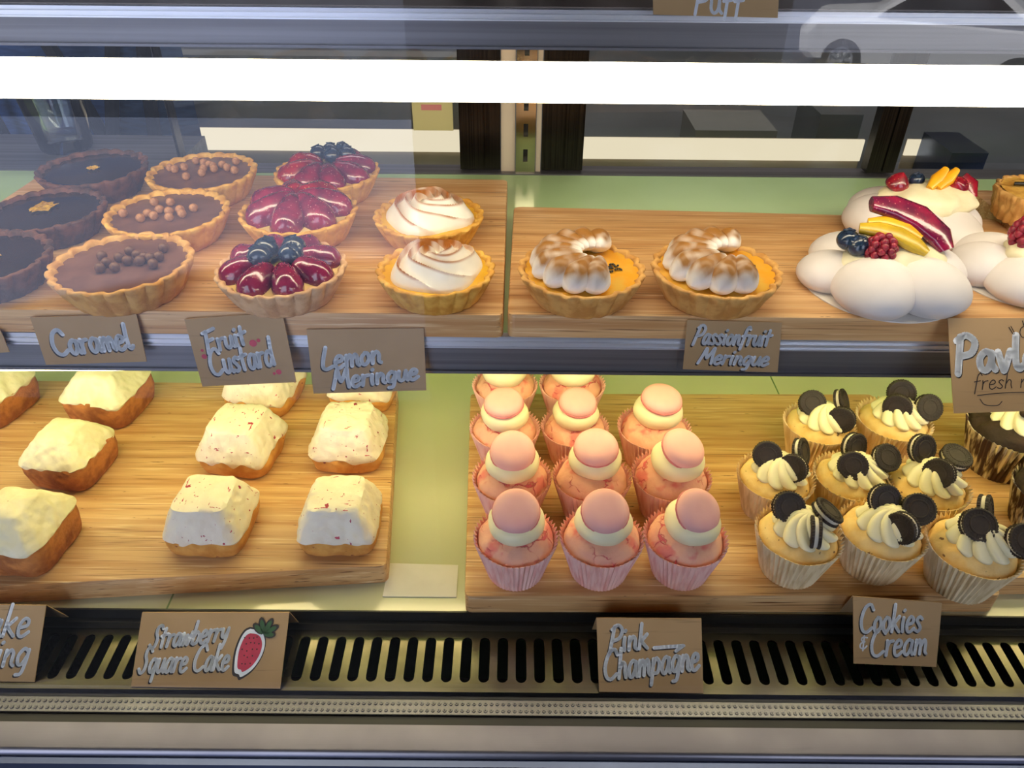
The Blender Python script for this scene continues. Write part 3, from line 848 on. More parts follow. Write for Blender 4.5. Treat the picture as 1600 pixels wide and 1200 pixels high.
def slab(parent, nm, m, pts, w, th):
    """curved slice of fruit along pts"""
    pts = [Vector(p) for p in pts]
    b = MB(); K = len(pts)
    for k, p in enumerate(pts):
        t = k / (K - 1)
        d = (pts[min(k + 1, K - 1)] - pts[max(k - 1, 0)]).normalized()
        s = d.cross(Vector((0, -0.45, 0.9))).normalized(); up = s.cross(d)
        ww = w * (0.25 + 0.75 * math.sin(PI * (0.08 + 0.84 * t)) ** 0.8)
        for j in range(12):
            a = 2 * PI * j / 12
            b.add(p + s * (ww * math.copysign(abs(math.cos(a)) ** .7, math.cos(a))) + up * (th * math.copysign(abs(math.sin(a)) ** .7, math.sin(a))))
    for k in range(K - 1):
        for j in range(12):
            q = (j + 1) % 12
            b.f.append((k * 12 + j, k * 12 + q, (k + 1) * 12 + q, (k + 1) * 12 + j))
    b.f.append(tuple(reversed(range(12)))); b.f.append(tuple(range((K - 1) * 12, K * 12)))
    return obj(nm, b, m, parent, angle=55)
GP = 'fruit topped pavlovas'
def pavlova(label, angles, disc=True):
    t = thing('pavlova', label, 'pavlova', group=GP)
    obj('card_disc', MB().lathe([(0, 0), (0.058, 0), (0.058, 0.0009), (0, 0.0009)], 60), 'white_card', t, smooth=False)
    for i, (a, rc, r, h) in enumerate(angles):
        lobe(t, math.radians(a), rc, r, h, -0.006, i * 1.7)
    return t
p1 = pavlova('big pavlova with a long dark strawberry slice, mango and two blueberries at the board front',
             [(-120, .036, .0305, .034), (-52, .038, .0295, .034), (5, .039, .026, .032), (60, .035, .029, .032), (120, .035, .029, .030), (176, .041, .025, .025)])
lump(p1, 'cream', 'cream', (0.006, 0.0, 0.026), (0.034, 0.028, 0.014), 2)
lump(p1, 'cream', 'cream', (-0.024, -0.006, 0.022), (0.014, 0.014, 0.010), 5)
blueberry(p1, (-0.033, 0.002, 0.0375), 0.0085); blueberry(p1, (-0.0275, -0.006, 0.0365), 0.0085)
raspberry(p1, (-0.0135, -0.013, 0.037), 0.0105)
slab(p1, 'mango_slice', 'mango_green', [(-0.026, 0.004, 0.046), (-0.014, 0.0, 0.047), (0.0, -0.006, 0.045), (0.012, -0.014, 0.040), (0.018, -0.018, 0.036)], 0.0075, 0.0035)
slab(p1, 'mango_slice', 'mango', [(-0.018, 0.010, 0.048), (-0.006, 0.007, 0.050), (0.008, 0.001, 0.047), (0.017, -0.006, 0.042)], 0.006, 0.003)
slab(p1, 'strawberry_slice', 'berry_plum', [(-0.016, 0.017, 0.060), (0.002, 0.016, 0.058), (0.020, 0.010, 0.052), (0.034, -0.001, 0.042), (0.038, -0.008, 0.034)], 0.0125, 0.004)
slab(p1, 'strawberry_slice', 'berry_red', [(0.008, 0.014, 0.052), (0.024, 0.010, 0.048), (0.036, 0.002, 0.038)], 0.009, 0.003)
put(p1, 1372, 446, 262, 0.132, 0.0, ZT)
p2 = pavlova('pavlova standing at the back with mango sticks and an upright strawberry',
             [(-110, .033, .032, .034), (-50, .034, .031, .032), (5, .038, .028, .030), (65, .034, .030, .034), (125, .034, .029, .032), (178, .038, .027, .034)])
lump(p2, 'cream', 'cream', (0.006, -0.004, 0.034), (0.040, 0.030, 0.014), 8)
whole_strawberry(p2, 'strawberry', (-0.022, 0.002, 0.050), 0.019, (0.15, 0.12, 0))
blueberry(p2, (-0.004, 0.006, 0.048), 0.007)
slab(p2, 'mango_stick', 'mango', [(0.000, -0.012, 0.046), (0.008, -0.006, 0.053), (0.016, 0.0, 0.060)], 0.0062, 0.0042)
slab(p2, 'mango_stick', 'mango', [(0.008, -0.012, 0.046), (0.017, -0.006, 0.053), (0.026, 0.0, 0.059)], 0.0062, 0.0042)
whole_strawberry(p2, 'strawberry', (0.027, -0.006, 0.048), 0.019, (0.5, -0.7, 0.3))
slab(p2, 'strawberry_slice', 'berry_red', [(0.036, 0.004, 0.053), (0.043, -0.001, 0.046), (0.046, -0.006, 0.036)], 0.009, 0.0028)
put(p2, 1418, 361, 216, 0.132, 0.0, ZT)
p3 = pavlova('pavlova cut off by the right edge with one raspberry, above the Pavlova card',
             [(-120, .036, .030, .032), (-60, .036, .029, .030), (0, .037, .028, .030), (60, .035, .029, .030), (120, .035, .029, .030), (176, .040, .028, .032)])
lump(p3, 'cream', 'cream', (0.008, -0.004, 0.030), (0.034, 0.030, 0.013), 11)
raspberry(p3, (-0.012, -0.003, 0.045), 0.0135)
slab(p3, 'mango_slice', 'mango', [(0.004, 0.0, 0.048), (0.014, -0.002, 0.050), (0.026, -0.006, 0.045)], 0.008, 0.004)
put(p3, 1592, 436, 226, 0.132, 0.0, ZT)

# ------------------------------------------------------------------ square cakes (unit: 0.07 wide)
def sq(th, n):
    return 1.0 / (abs(math.cos(th)) ** n + abs(math.sin(th)) ** n) ** (1.0 / n)
def square_cake(name, label, group, mb_, mf, a, zf, zt, rt, over, seed, ridge=False):
    t = thing(name, label, 'cake', group=group)
    prof = [(0, 0), (a * 0.86, 0), (a * 0.93, 0.002), (a * 0.96, 0.006), (a, zf * 0.6), (a * 1.0, zf), (a * 0.93, zf + 0.0025), (0, zf + 0.004)]
    def rad(th, k, r, z):
        q = r * sq(th, 5)
        p = Vector((q * math.cos(th), q * math.sin(th), z))
        return q + nz((p.x + seed, p.y, p.z), 70, 0.0016) * (1 if k > 1 else 0), z
    obj('cake_body', MB().lathe(prof, 112, rad), mb_, t, angle=70)
    K = 16
    prof = [(a * over * 0.90, zf + 0.0005), (a * over * 0.99, zf - 0.0012)]
    for k in range(K + 1):
        q = k / K
        prof.append((a * over * (1.02 - (1.02 - rt) * q), zf + 0.0010 + (zt - zf) * (q ** 0.88)))
    prof += [(a * rt * 0.8, zt + 0.0022), (a * rt * 0.4, zt + 0.003), (0, zt + 0.0032)]
    def rad2(th, k, r, z):
        q = r * sq(th, 6)
        p = Vector((q * math.cos(th), q * math.sin(th), z))
        lowf = nz((p.x + seed, p.y, p.z * 0.5), 42, 0.0018)
        fine = nz((p.x, p.y + seed, p.z), 150, 0.0009)
        drop = nz((math.cos(th) * 2 + seed, math.sin(th) * 2, 0), 1.8, 0.007) if k < 4 else 0
        return max(0, q + (lowf + fine) * (0.4 if k == 0 else 1)), z + fine * 1.2 + drop * (1 - k / 4 if k < 4 else 0)
    obj('frosting', MB().lathe(prof, 200, rad2), mf, t, angle=50).rotation_euler.z = (seed % 4) * PI / 2
    return t
def seat(proto, px, py, wpx, w0, d0, zs, rz, label):
    """front bottom edge's middle shows at (px, py), wpx wide"""
    p = at(px, py, zs)
    s = wpx * mpp(p) / w0
    o = proto if proto.name not in USED else copy_tree(proto)
    USED.add(o.name)
    c = p + Vector((-math.sin(rz), math.cos(rz), 0)) * (d0 / 2 * s)
    o.location = (c.x, c.y, zs + 0.0004); o.rotation_euler = (0, 0, rz); o.scale = (s, s, s)
    o['label'] = label
    return o
GB, GS = 'brown loaf cakes with cream icing', 'strawberry square cakes'
def loaf(seed): return square_cake('iced_loaf_cake', None, GB, 'cake_brown', 'frost', 0.036, 0.030, 0.053, 0.50, 0.99, seed)
def straw(seed): return square_cake('strawberry_square_cake', None, GS, 'cake_gold', 'frost_pink', 0.035, 0.0185, 0.046, 0.66, 1.0, seed)
R = math.radians
seat(loaf(1), 12, 903, 126, 0.068, 0.068, ZB, R(-6), 'brown loaf cake with pale icing, nearest the front board edge')
seat(loaf(2), 88, 768, 104, 0.068, 0.068, ZB, R(-10), 'brown loaf cake between the one below the Caramel card and the nearest one')
seat(loaf(3), 150, 670, 102, 0.068, 0.068, ZB, R(-10), 'brown loaf cake standing right below the Caramel card')
seat(loaf(4), -44, 670, 104, 0.068, 0.068, ZB, R(-14), 'brown loaf cake cut off at the left edge beside the rearmost one')
seat(straw(5), 318, 873, 118, 0.066, 0.066, ZB, R(-2), 'strawberry flecked square cake, nearest one left of its twin')
seat(straw(6), 528, 872, 116, 0.066, 0.066, ZB, R(2), 'strawberry flecked square cake, nearest the board end and the green deck')
seat(straw(7), 362, 748, 108, 0.066, 0.066, ZB, R(-8), 'strawberry flecked square cake with a pointed icing peak, middle row')
seat(straw(8), 541, 742, 106, 0.066, 0.066, ZB, R(0), 'strawberry flecked square cake with smooth icing, middle row by the board end')
seat(straw(9), 396, 652, 100, 0.066, 0.066, ZB, R(-12), 'strawberry flecked square cake half hidden behind the Fruit Custard card')
seat(straw(10), 561, 646, 96, 0.066, 0.066, ZB, R(-4), 'strawberry flecked square cake mostly hidden behind the Lemon Meringue card')

# ------------------------------------------------------------------ cupcakes (unit: rim 0.07 wide, 0.042 high)
def liner(parent, m, seed, rb=0.0245, rt=0.0350, h=0.042, n=50, amp=0.0013):
    NS = n * 4
    def rad(th, k, r, z):
        tri = abs(((th * n / (2 * PI)) % 1.0) * 2 - 1) - 0.5
        w = min(1, max(0.25, z / h))
        dz = 0.0016 * tri * 2 if z > h * 0.9 else 0
        return r + tri * amp * 2 * w * (1.2 if z > h * 0.9 else 1) if r > 0.001 else r, z + dz + (nz((math.cos(th), math.sin(th), seed), 2, 0.0012) if z > h * 0.9 else 0)
    prof = [(0, 0), (rb, 0), (rb + (rt - rb) * .35, h * .35), (rb + (rt - rb) * .7, h * .7), (rt, h), (rt - 0.0006, h), (rb + (rt - rb) * .6, h * .62)]
    return obj('paper_liner', MB().lathe(prof, NS, rad), m, parent, angle=30)
def dome(parent, m, seed, top=0.056, r=0.0322, z0=0.036, amp=0.0016):
    prof = []
    for k in range(15):
        t = k / 14
        prof.append((r * math.cos(t * PI / 2) ** 0.82 if k < 14 else 0.0, z0 + (top - z0) * math.sin(t * PI / 2) ** 0.95))
    def rad(th, k, rr, z):
        p = Vector((rr * math.cos(th) + seed, rr * math.sin(th), z))
        d = nz(p, 60, amp) + nz(p, 160, amp * 0.5)
        return max(0, rr + d * (1 if 0 < k < 14 else 0)), z + (d * 0.7 if k > 0 and k < 14 else 0)
    return obj('sponge', MB().lathe(prof, 72, rad), m, parent, angle=70)

def macaron(parent, c, tilt, az, r=0.0195):
    """tilt away from vertical towards azimuth az"""
    top = MB()
    prof = [(0, 0.0005), (r * 0.97, 0.0005)]
    for k in range(10):
        t = k / 9
        prof.append((r * math.cos(t * PI / 2) ** 0.50 if k < 9 else 0, 0.0022 + 0.0078 * math.sin(t * PI / 2)))
    top.lathe(prof, 48)
    o = obj('macaron_shell', top, 'macaron', parent, loc=c)
    ax = Vector((-math.sin(az), math.cos(az), 0))
    o.rotation_mode = 'QUATERNION'
    o.rotation_quaternion = Matrix.Rotation(tilt, 3, ax).to_quaternion()
    ft = MB().lathe([(r * 0.6, -0.0016), (r * 0.97, -0.0012), (r * 1.03, 0.0004), (r * 1.02, 0.0016), (r * 0.95, 0.0022)], 90,
                    lambda th, k, rr, z: (rr * (1 + 0.018 * noise.noise(Vector((math.cos(th) * 9, math.sin(th) * 9, z * 900)))), z))
    obj('macaron_foot', ft, 'macaron_foot', o)
    return o
def pink_cupcake(label, seed, tilt, az, off=(0, 0)):
    t = thing('pink_cupcake', label, 'cupcake', group='pink cupcakes each topped with a macaron')
    liner(t, 'liner_pink', seed); dome(t, 'sponge_pink', seed * 3.1, z0=0.0345).rotation_euler.z = seed * 1.9
    ox, oy = off
    def warp(p): return p * (1 + 0.05 * noise.noise(p * 60 + Vector((seed, 0, 0))))
    obj('cream_collar', MB().ball((0, 0, 0), (0.0240, 0.0240, 0.0155), 36, 18, warp=warp), 'collar', t, loc=(ox, oy - 0.001, 0.0610))
    macaron(t, (ox + 0.003 * math.cos(az), oy + 0.003 * math.sin(az), 0.0735), tilt, az)
    return t
def pc(px, py, w, seed, tilt, az, label, off=(0, 0)):
    put(pink_cupcake(None, seed, R(tilt), R(az), off), px, py, w * 0.975, 0.07, 0.042, ZB, seed * 1.3 * 0, label)
pc(806, 838, 132, 1, 27, -92, 'pink cupcake, macaron level, front row at the board corner')
pc(940, 838, 132, 2, 25, -88, 'pink cupcake in the middle of the front row behind the Pink Champagne card')
pc(1071, 838, 131, 3, 36, -60, 'pink cupcake with plum toned macaron tipped sideways, front row end', (.003, 0))
pc(800, 745, 124, 4, 28, -85, 'pink cupcake in the second row at the board side, macaron tipped forward')
pc(925, 744, 123, 5, 16, -100, 'pink cupcake in the middle of the second row, macaron sitting level', (.002, 0.004))
pc(1049, 742, 124, 6, 26, -50, 'pink cupcake in the second row end, macaron slanting to one side', (.003, 0))
pc(789, 668, 110, 7, 10, -110, 'pink cupcake in the third row beside the green deck, macaron flat')
pc(898, 666, 106, 8, 12, -70, 'pink cupcake in the middle of the third row, macaron flat')
pc(1022, 668, 114, 9, 8, -60, 'pink cupcake standing alone with a gap behind it, third row end', (.002, .004))
pc(789, 601, 102, 10, 2, -110, 'pink cupcake at the very back corner, macaron cut off by the shelf rail')
pc(894, 600, 103, 11, 2, -70, 'pink cupcake at the very back, second from the deck, half under the rail')

def swirl(parent, m, seed, R0=0.0285, h=0.021, z0=0.0455, arms=10):
    def fn(u, v):
        th = 2 * PI * u
        ph = th * arms + v * 8.5 + seed
        rid = abs(math.sin(ph / 2)) ** 0.7
        r = R0 * (1 - v) ** 0.60 * (0.80 + 0.23 * rid) if v < 1 else 0
        if v < 0.12: r *= 0.86 + 0.14 * (v / 0.12)
        return (r * math.cos(th) + 0.003, r * math.sin(th), z0 + h * (v ** 0.9) + 0.0012 * rid * (1 - v))
    return obj('cream_swirl', MB().grid(fn, 180, 30, close_u=True), m, parent, angle=60)
def cookie(parent, c, nrm, roll=0.0, r=0.0132):
    """sandwich cookie; nrm its face's direction"""
    n_ = Vector(nrm).normalized()
    q = n_.to_track_quat('Z', 'Y')
    o = thing('cookie', None, None)
    o.parent = parent; o.location = c
    o.rotation_mode = 'QUATERNION'; o.rotation_quaternion = q @ Matrix.Rotation(roll, 3, 'Z').to_quaternion()
    def rad(th, k, rr, z):
        return (rr * (1 + 0.022 * math.copysign(1, math.sin(36 * th)) ) if rr > r * 0.97 else rr), z
    wf = MB()
    for s in (1, -1):
        z0, z1 = s * 0.0015, s * 0.0042
        wf.lathe([(0, z0), (r * 0.98, z0), (r, z0 + s * 0.0006), (r, z1 - s * 0.0006), (r * 0.93, z1), (r * 0.85, z1), (r * 0.83, z1 - s * 0.0005), (r * 0.60, z1 - s * 0.0005), (r * 0.58, z1), (r * 0.5, z1), (r * 0.48, z1 - s * 0.0004), (0, z1 - s * 0.0004)], 144, rad)
        for k in range(24):                    # plain raised dashes between the two rings
            a = 2 * PI * k / 24
            wf.box((r * 0.64, -0.0004, min(z1 - s * 0.0006, z1 - s * 0.0001)), (r * 0.80, 0.0004, max(z1 - s * 0.0006, z1 - s * 0.0001)), M=Matrix.Rotation(a, 4, 'Z'))
    obj('wafers', wf, 'cookie', o, angle=25)
    obj('cookie_filling', MB().lathe([(0, -0.0015), (r * 0.92, -0.0015), (r * 0.94, 0), (r * 0.92, 0.0015), (0, 0.0015)], 40), 'cookie_cream', o)
    return o
def cookie_cupcake(seed, cookies):
    t = thing('cookie_cupcake', None, 'cupcake', group='vanilla cupcakes each topped with three cookies')
    liner(t, 'liner_cream', seed); dome(t, 'sponge_vanilla', seed * 2.3, top=0.050, z0=0.0345).rotation_euler.z = seed * 2.1
    swirl(t, 'swirl', seed)
    for (c, n_) in cookies: cookie(t, c, n_)
    return t
def cc(px, py, w, seed, cookies, label):
    put(cookie_cupcake(seed, cookies), px, py, w * 0.95, 0.07, 0.042, ZB, 0.0, label)
cc(1248, 834, 137, 1, [((-.0105, .010, .063), (.0, -.75, .65)), ((.0195, .003, .064), (.5, .05, .82)), ((.005, -.015, .0595), (.95, -.25, .12))],
   'cookie cupcake at the front row start beside the pink ones, front cookie edge-on')
cc(1379, 828, 137, 2, [((.0, .013, .064), (.1, -.8, .6)), ((.0245, .003, .063), (-.2, -.6, .75)), ((.005, -.015, .060), (-.82, -.5, .2))],
   'cookie cupcake in the middle of the front row behind the Cookies card')
cc(1522, 852, 146, 3, [((-.005, .0, .064), (-.1, -.6, .8)), ((.008, .015, .064), (.75, -.5, .4)), ((.0245, -.013, .061), (.05, -.6, .8))],
   'cookie cupcake at the front board corner, its cookies lying broad side up')
cc(1212, 744, 122, 4, [((-.0108, .0056, .063), (-.25, -.75, .55)), ((.022, .010, .063), (.75, -.45, .45)), ((.0097, -.009, .060), (-.6, -.65, .4))], 'cookie cupcake at the start of the middle row, nearest the pink cupcakes')
cc(1332, 744, 122, 5, [((.002, .018, .063), (.4, -.8, .4)), ((-.0074, -.007, .061), (-.25, -.75, .6)), ((.027, .003, .062), (.15, -.6, .75))], 'cookie cupcake in the centre of the middle row, round dark cookie facing out')
cc(1450, 755, 128, 6, [((-.006, .018, .067), (.3, -.8, .5)), ((.022, .010, .064), (.1, -.2, .95)), ((.0, -.008, .061), (-.7, -.55, .4))], 'cookie cupcake at the end of the middle row, beside the dark chocolate ones')
cc(1280, 661, 112, 7, [((-.0105, .0056, .063), (-.15, -.7, .65)), ((.020, .008, .063), (.75, -.4, .5)), ((.013, -.016, .059), (-.5, -.75, .3))], 'cookie cupcake in the back row on the side of the pink cupcakes')
cc(1397, 655, 116, 8, [((.006, .0137, .064), (-.3, -.85, .4)), ((-.005, -.006, .061), (-.45, -.8, .3)), ((.025, -.006, .061), (.1, -.7, .6))], 'cookie cupcake in the back row on the side of the Pavlova card')

def choc_cupcake(seed):
    t = thing('chocolate_cupcake', None, 'cupcake', group='dark chocolate cupcakes')
    liner(t, 'liner_dark', seed); dome(t, 'sponge_choc', seed * 2.9, top=0.052, amp=0.003)
    swirl(t, 'swirl', seed, R0=0.025, z0=0.046, h=0.020)
    for i, (x, y, z) in enumerate(((.010, -.004, .0635), (.016, -.010, .057), (-.004, -.008, .0645))):
        lump(t, 'chocolate_chunk', 'sponge_choc', (x, y, z), (.006, .005, .004), i + seed, .3)
    return t
put(choc_cupcake(31), 1583, 668, 130, 0.07, 0.042, ZB, 0.3, 'dark chocolate cupcake with cream swirl directly below the Pavlova card')
put(choc_cupcake(32), 1652, 765, 124, 0.07, 0.042, ZB, 0.9, 'dark chocolate cupcake cut off by the right edge, nearer one')

# ------------------------------------------------------------------ handwriting
G = {
 'C': (.72, [[(.70, .80), (.52, 1.0), (.22, .86), (.05, .45), (.14, .10), (.40, 0), (.70, .16)]]),
 'F': (.62, [[(.18, 1), (.13, .5), (.06, -.05)], [(.0, .95), (.35, 1), (.68, 1.06)], [(.12, .52), (.5, .60)]]),
 'L': (.52, [[(.20, 1), (.08, .5), (.05, .12), (.22, 0), (.52, .10)]]),
 'M': (.85, [[(.0, 0), (.12, .5), (.22, .98), (.32, .6), (.42, .35), (.56, .66), (.70, 1), (.73, .5), (.80, 0)]]),
 'P': (.58, [[(.20, 1), (.12, .5), (.02, -.08)], [(.08, .88), (.36, 1.04), (.60, .84), (.48, .52), (.13, .42)]]),
 'S': (.52, [[(.56, .84), (.42, 1.0), (.22, .92), (.20, .68), (.34, .42), (.30, .10), (.10, 0), (-.06, .16)]]),
 'a': (.50, [[(.42, .46), (.24, .54), (.06, .34), (.08, .06), (.24, 0), (.38, .22), (.42, .46)], [(.42, .50), (.40, .2), (.50, 0)]]),
 'b': (.46, [[(.10, 1.0), (.07, .5), (.06, .02)], [(.07, .3), (.24, .52), (.42, .36), (.36, .06), (.16, -.02), (.06, .08)]]),
 'c': (.42, [[(.40, .44), (.24, .54), (.06, .32), (.10, .05), (.26, 0), (.42, .10)]]),
 'd': (.50, [[(.40, .44), (.22, .54), (.05, .30), (.08, .04), (.24, 0), (.40, .24)], [(.46, 1.05), (.42, .5), (.46, 0)]]),
 'e': (.44, [[(.08, .26), (.34, .32), (.36, .48), (.20, .54), (.05, .34), (.08, .06), (.24, -.02), (.46, .12)]]),
 'f': (.40, [[(.46, .86), (.36, 1.0), (.22, .86), (.16, .4), (.08, -.25)], [(.02, .48), (.38, .54)]]),
 'g': (.48, [[(.40, .46), (.22, .54), (.05, .32), (.10, .06), (.26, .04), (.40, .3)], [(.42, .5), (.40, .1), (.32, -.26), (.12, -.30)]]),
 'h': (.48, [[(.10, 1.0), (.08, .5), (.05, 0)], [(.07, .28), (.22, .52), (.36, .44), (.38, .2), (.44, 0)]]),
 'i': (.22, [[(.10, .52), (.08, .25), (.12, 0)], [(.10, .76), (.13, .79)]]),
 'k': (.48, [[(.10, 1.0), (.08, .5), (.05, 0)], [(.40, .56), (.10, .28)], [(.14, .30), (.30, .14), (.46, 0)]]),
 'l': (.24, [[(.10, 1.0), (.06, .5), (.08, .10), (.18, 0), (.28, .10)]]),
 'm': (.66, [[(.06, .52), (.06, 0)], [(.07, .3), (.20, .52), (.30, .40), (.32, 0)], [(.33, .3), (.46, .52), (.56, .40), (.58, .1), (.66, 0)]]),
 'n': (.46, [[(.06, .52), (.06, 0)], [(.07, .3), (.22, .52), (.35, .40), (.36, .1), (.46, .0)]]),
 'o': (.44, [[(.22, .54), (.05, .34), (.08, .06), (.24, 0), (.40, .22), (.34, .48), (.20, .54)]]),
 'p': (.46, [[(.08, .52), (.06, .1), (.02, -.34)], [(.07, .3), (.24, .54), (.42, .36), (.34, .06), (.10, .04)]]),
 'q': (.46, [[(.40, .44), (.22, .54), (.05, .32), (.10, .06), (.26, .04), (.40, .3)], [(.42, .52), (.40, .1), (.36, -.34)]]),
 'r': (.36, [[(.06, .54), (.08, .3), (.06, 0)], [(.07, .3), (.18, .48), (.36, .52)]]),
 's': (.38, [[(.36, .46), (.22, .54), (.08, .42), (.22, .26), (.32, .12), (.20, 0), (.02, .06)]]),
 't': (.38, [[(.18, .84), (.14, .4), (.16, 0)], [(.0, .50), (.40, .58)]]),
 'u': (.48, [[(.06, .52), (.05, .16), (.18, 0), (.34, .14), (.40, .52)], [(.40, .5), (.40, .16), (.50, 0)]]),
 'v': (.42, [[(.04, .52), (.16, .02), (.22, .02), (.40, .54)]]),
 'w': (.60, [[(.04, .52), (.10, .06), (.18, .04), (.30, .44), (.36, .06), (.44, .04), (.58, .54)]]),
 'y': (.46, [[(.06, .52), (.08, .22), (.22, .14), (.36, .30), (.42, .54)], [(.42, .54), (.36, .0), (.24, -.34)]]),
 '&': (.40, [[(.38, .56), (.14, .58), (.10, .42), (.28, .36), (.08, .28), (.06, .08), (.26, .02), (.40, .14)], [(.22, .66), (.21, -.08)]]),
 '>': (.95, [[(.0, .30), (.45, .32), (.92, .34)], [(.90, .34), (.70, .14)]]),
 ' ': (.30, []),
}
def smooth_line(pts, n=7):
    if len(pts) < 3: return [Vector(pts[0]).lerp(Vector(pts[-1]), i / n) for i in range(n + 1)]
    P_ = [Vector(p) for p in pts]; P_ = [P_[0] * 2 - P_[1]] + P_ + [P_[-1] * 2 - P_[-2]]
    out = []
    for i in range(1, len(P_) - 2):
        a, b_, c, d = P_[i - 1:i + 3]
        for k in range(n):
            t = k / n
            out.append(0.5 * ((2 * b_) + (c - a) * t + (2 * a - 5 * b_ + 4 * c - d) * t * t + (3 * b_ - a - 3 * c + d) * t ** 3))
    out.append(P_[-2])
    return out
class Card:
    """a card spanned by four corners (tl, tr, br, bl), with marks on its face given in 0..1 across and 0..1 down"""
    def __init__(self, name, label, tl, tr, br, bl, tent=None, th=0.0007):
        n = (tr - tl).cross((bl + br) / 2 - (tl + tr) / 2).normalized()      # keep the four corners in one plane
        br, bl = (p - n * n.dot(p - tl) for p in (br, bl))
        self.c = (tl + tr + br + bl) / 4
        self.q = [p - self.c for p in (tl, tr, br, bl)]
        n = (self.q[1] - self.q[0]).cross(self.q[3] - self.q[0]); self.n = -n.normalized()
        if self.n.y > 0: self.n = -self.n
        b = MB()
        for k in (0, 1):
            for p in self.q: b.add(p - self.n * (th * k))
        b.f = [(3, 2, 1, 0), (4, 5, 6, 7), (0, 1, 5, 4), (1, 2, 6, 5), (2, 3, 7, 6), (3, 0, 4, 7)]
        if tent is None:
            self.o = tag(obj(name, b, 'card', loc=self.c, smooth=False), label, 'sign')
        else:
            self.o = thing(name, label, 'sign', loc=self.c)
            obj('front_leaf', b, 'card', self.o, smooth=False)
            k = MB()
            tl_, tr_ = self.q[0] - self.n * th, self.q[1] - self.n * th
            d = Vector((0, tent[0], tent[1]))
            for e in (0, 1):
                for p in (tl_, tr_, tr_ + d, tl_ + d): k.add(p + Vector((0, th * e, 0)))
            k.f = list(b.f)
            obj('back_leaf', k, 'card', self.o, smooth=False)
        self.W = ((tr - tl).length + (br - bl).length) / 2
        self.H = ((bl - tl).length + (br - tr).length) / 2
    def pt(self, s, t, lift):
        a = self.q[0].lerp(self.q[1], s); b_ = self.q[3].lerp(self.q[2], s)
        return a.lerp(b_, t) + self.n * lift
    def stroke(self, mb, pts, w, lift, dx=0.0, dy=0.0):
        """pts in (s, t); w metres"""
        W, H = self.W, self.H
        P_ = [Vector((p[0] * W + dx, p[1] * H + dy)) for p in pts]
        def up(v): return self.pt(v.x / W, v.y / H, lift)
        for i in range(len(P_) - 1):
            d = P_[i + 1] - P_[i]
            if d.length < 1e-7: continue
            s = Vector((-d.y, d.x)).normalized() * w / 2
            b_ = len(mb.v)
            for v in (P_[i] + s, P_[i] - s, P_[i + 1] - s, P_[i + 1] + s): mb.add(up(v))
            mb.f.append((b_, b_ + 1, b_ + 2, b_ + 3))
        for p in P_[::2] + [P_[-1]]:
            b_ = len(mb.v)
            for k in range(8): mb.add(up(p + Vector((math.cos(k * PI / 4), math.sin(k * PI / 4))) * w / 2))
            mb.f.append(tuple(range(b_, b_ + 8)))
    def layout(self, text, s0, t0, s1, t1, h, slant):
        """baseline from (s0, t0) to (s1, t1), capital height h in t; yields strokes in (s, t)"""
        tw = sum(G[ch][0] + 0.07 for ch in text) - 0.07
        x = 0.0
        for ch in text:
            w, strokes = G[ch]
            for st_ in strokes:
                out = []
                for p in smooth_line(st_):
                    q = (x + p.x + slant * p.y) / tw
                    out.append((s0 + (s1 - s0) * q, t0 + (t1 - t0) * q - p.y * h))
                yield out
            x += w + 0.07
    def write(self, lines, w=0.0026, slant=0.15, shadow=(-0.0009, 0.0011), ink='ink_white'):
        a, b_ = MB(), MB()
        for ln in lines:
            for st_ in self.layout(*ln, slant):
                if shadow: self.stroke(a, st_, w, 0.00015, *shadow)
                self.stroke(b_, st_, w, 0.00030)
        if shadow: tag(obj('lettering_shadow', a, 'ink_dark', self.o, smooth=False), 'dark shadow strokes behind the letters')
        tag(obj('lettering', b_, ink, self.o, smooth=False), ('white' if ink == 'ink_white' else 'black') + ' handwriting')
    def blob(self, name, m, polys, lift):
        b_ = MB()
        for pl in polys:
            k = len(b_.v)
            for (s, t) in pl: b_.add(self.pt(s, t, lift))
            b_.f.append(tuple(range(k, k + len(pl))))
        return obj(name, b_, m, self.o, smooth=False)
    def disc(self, s, t, r, n=14):
        return [(s + r / self.W * math.cos(2 * PI * k / n), t + r / self.H * math.sin(2 * PI * k / n)) for k in range(n)]

YK = Y_RAIL - 0.0055
def rail_card(label, px, lean, y0=YK):
    tl, tr, br, bl = px
    return Card('name_card', label, at_y(*tl, y0), at_y(*tr, y0), at_y(*br, y0 - lean), at_y(*bl, y0 - lean))
k0 = rail_card('kraft card cut off by the left edge, hanging on the shelf rail', ((-150, 487), (1, 517), (12, 552), (-140, 560)), 0.006)
k1 = rail_card('kraft card lettered Caramel hanging on the shelf rail', ((47, 496), (213, 491), (229, 565), (72, 570)), 0.006)
k1.write([('Caramel', .13, .80, .90, .70, .52)], w=0.0033, slant=-0.08)
k2 = rail_card('kraft card lettered Fruit Custard with red dots on the shelf rail', ((288, 499), (441, 488), (463, 597), (316, 604)), 0.010)
k2.write([('Fruit', .15, .50, .58, .40, .30), ('Custard', .14, .84, .82, .72, .38)], w=0.0029, slant=-0.02)
k2.blob('painted_dot', 'ink_red', [k2.disc(*d) for d in ((.10, .46, .0012), (.105, .55, .0021), (.64, .40, .0029), (.70, .365, .0015), (.84, .835, .0022), (.79, .855, .0012))], 0.0003)
k3 = rail_card('kraft card lettered Lemon Meringue on the shelf rail', ((479, 515), (662, 513), (666, 610), (490, 615)), 0.008)
k3.write([('Lemon', .10, .62, .62, .52, .34), ('Meringue', .18, .93, .93, .80, .30)], w=0.0031, slant=0.05)
k4 = rail_card('kraft card lettered Passionfruit Meringue on the shelf rail', ((1074, 500), (1222, 504), (1215, 582), (1067, 577)), 0.006)
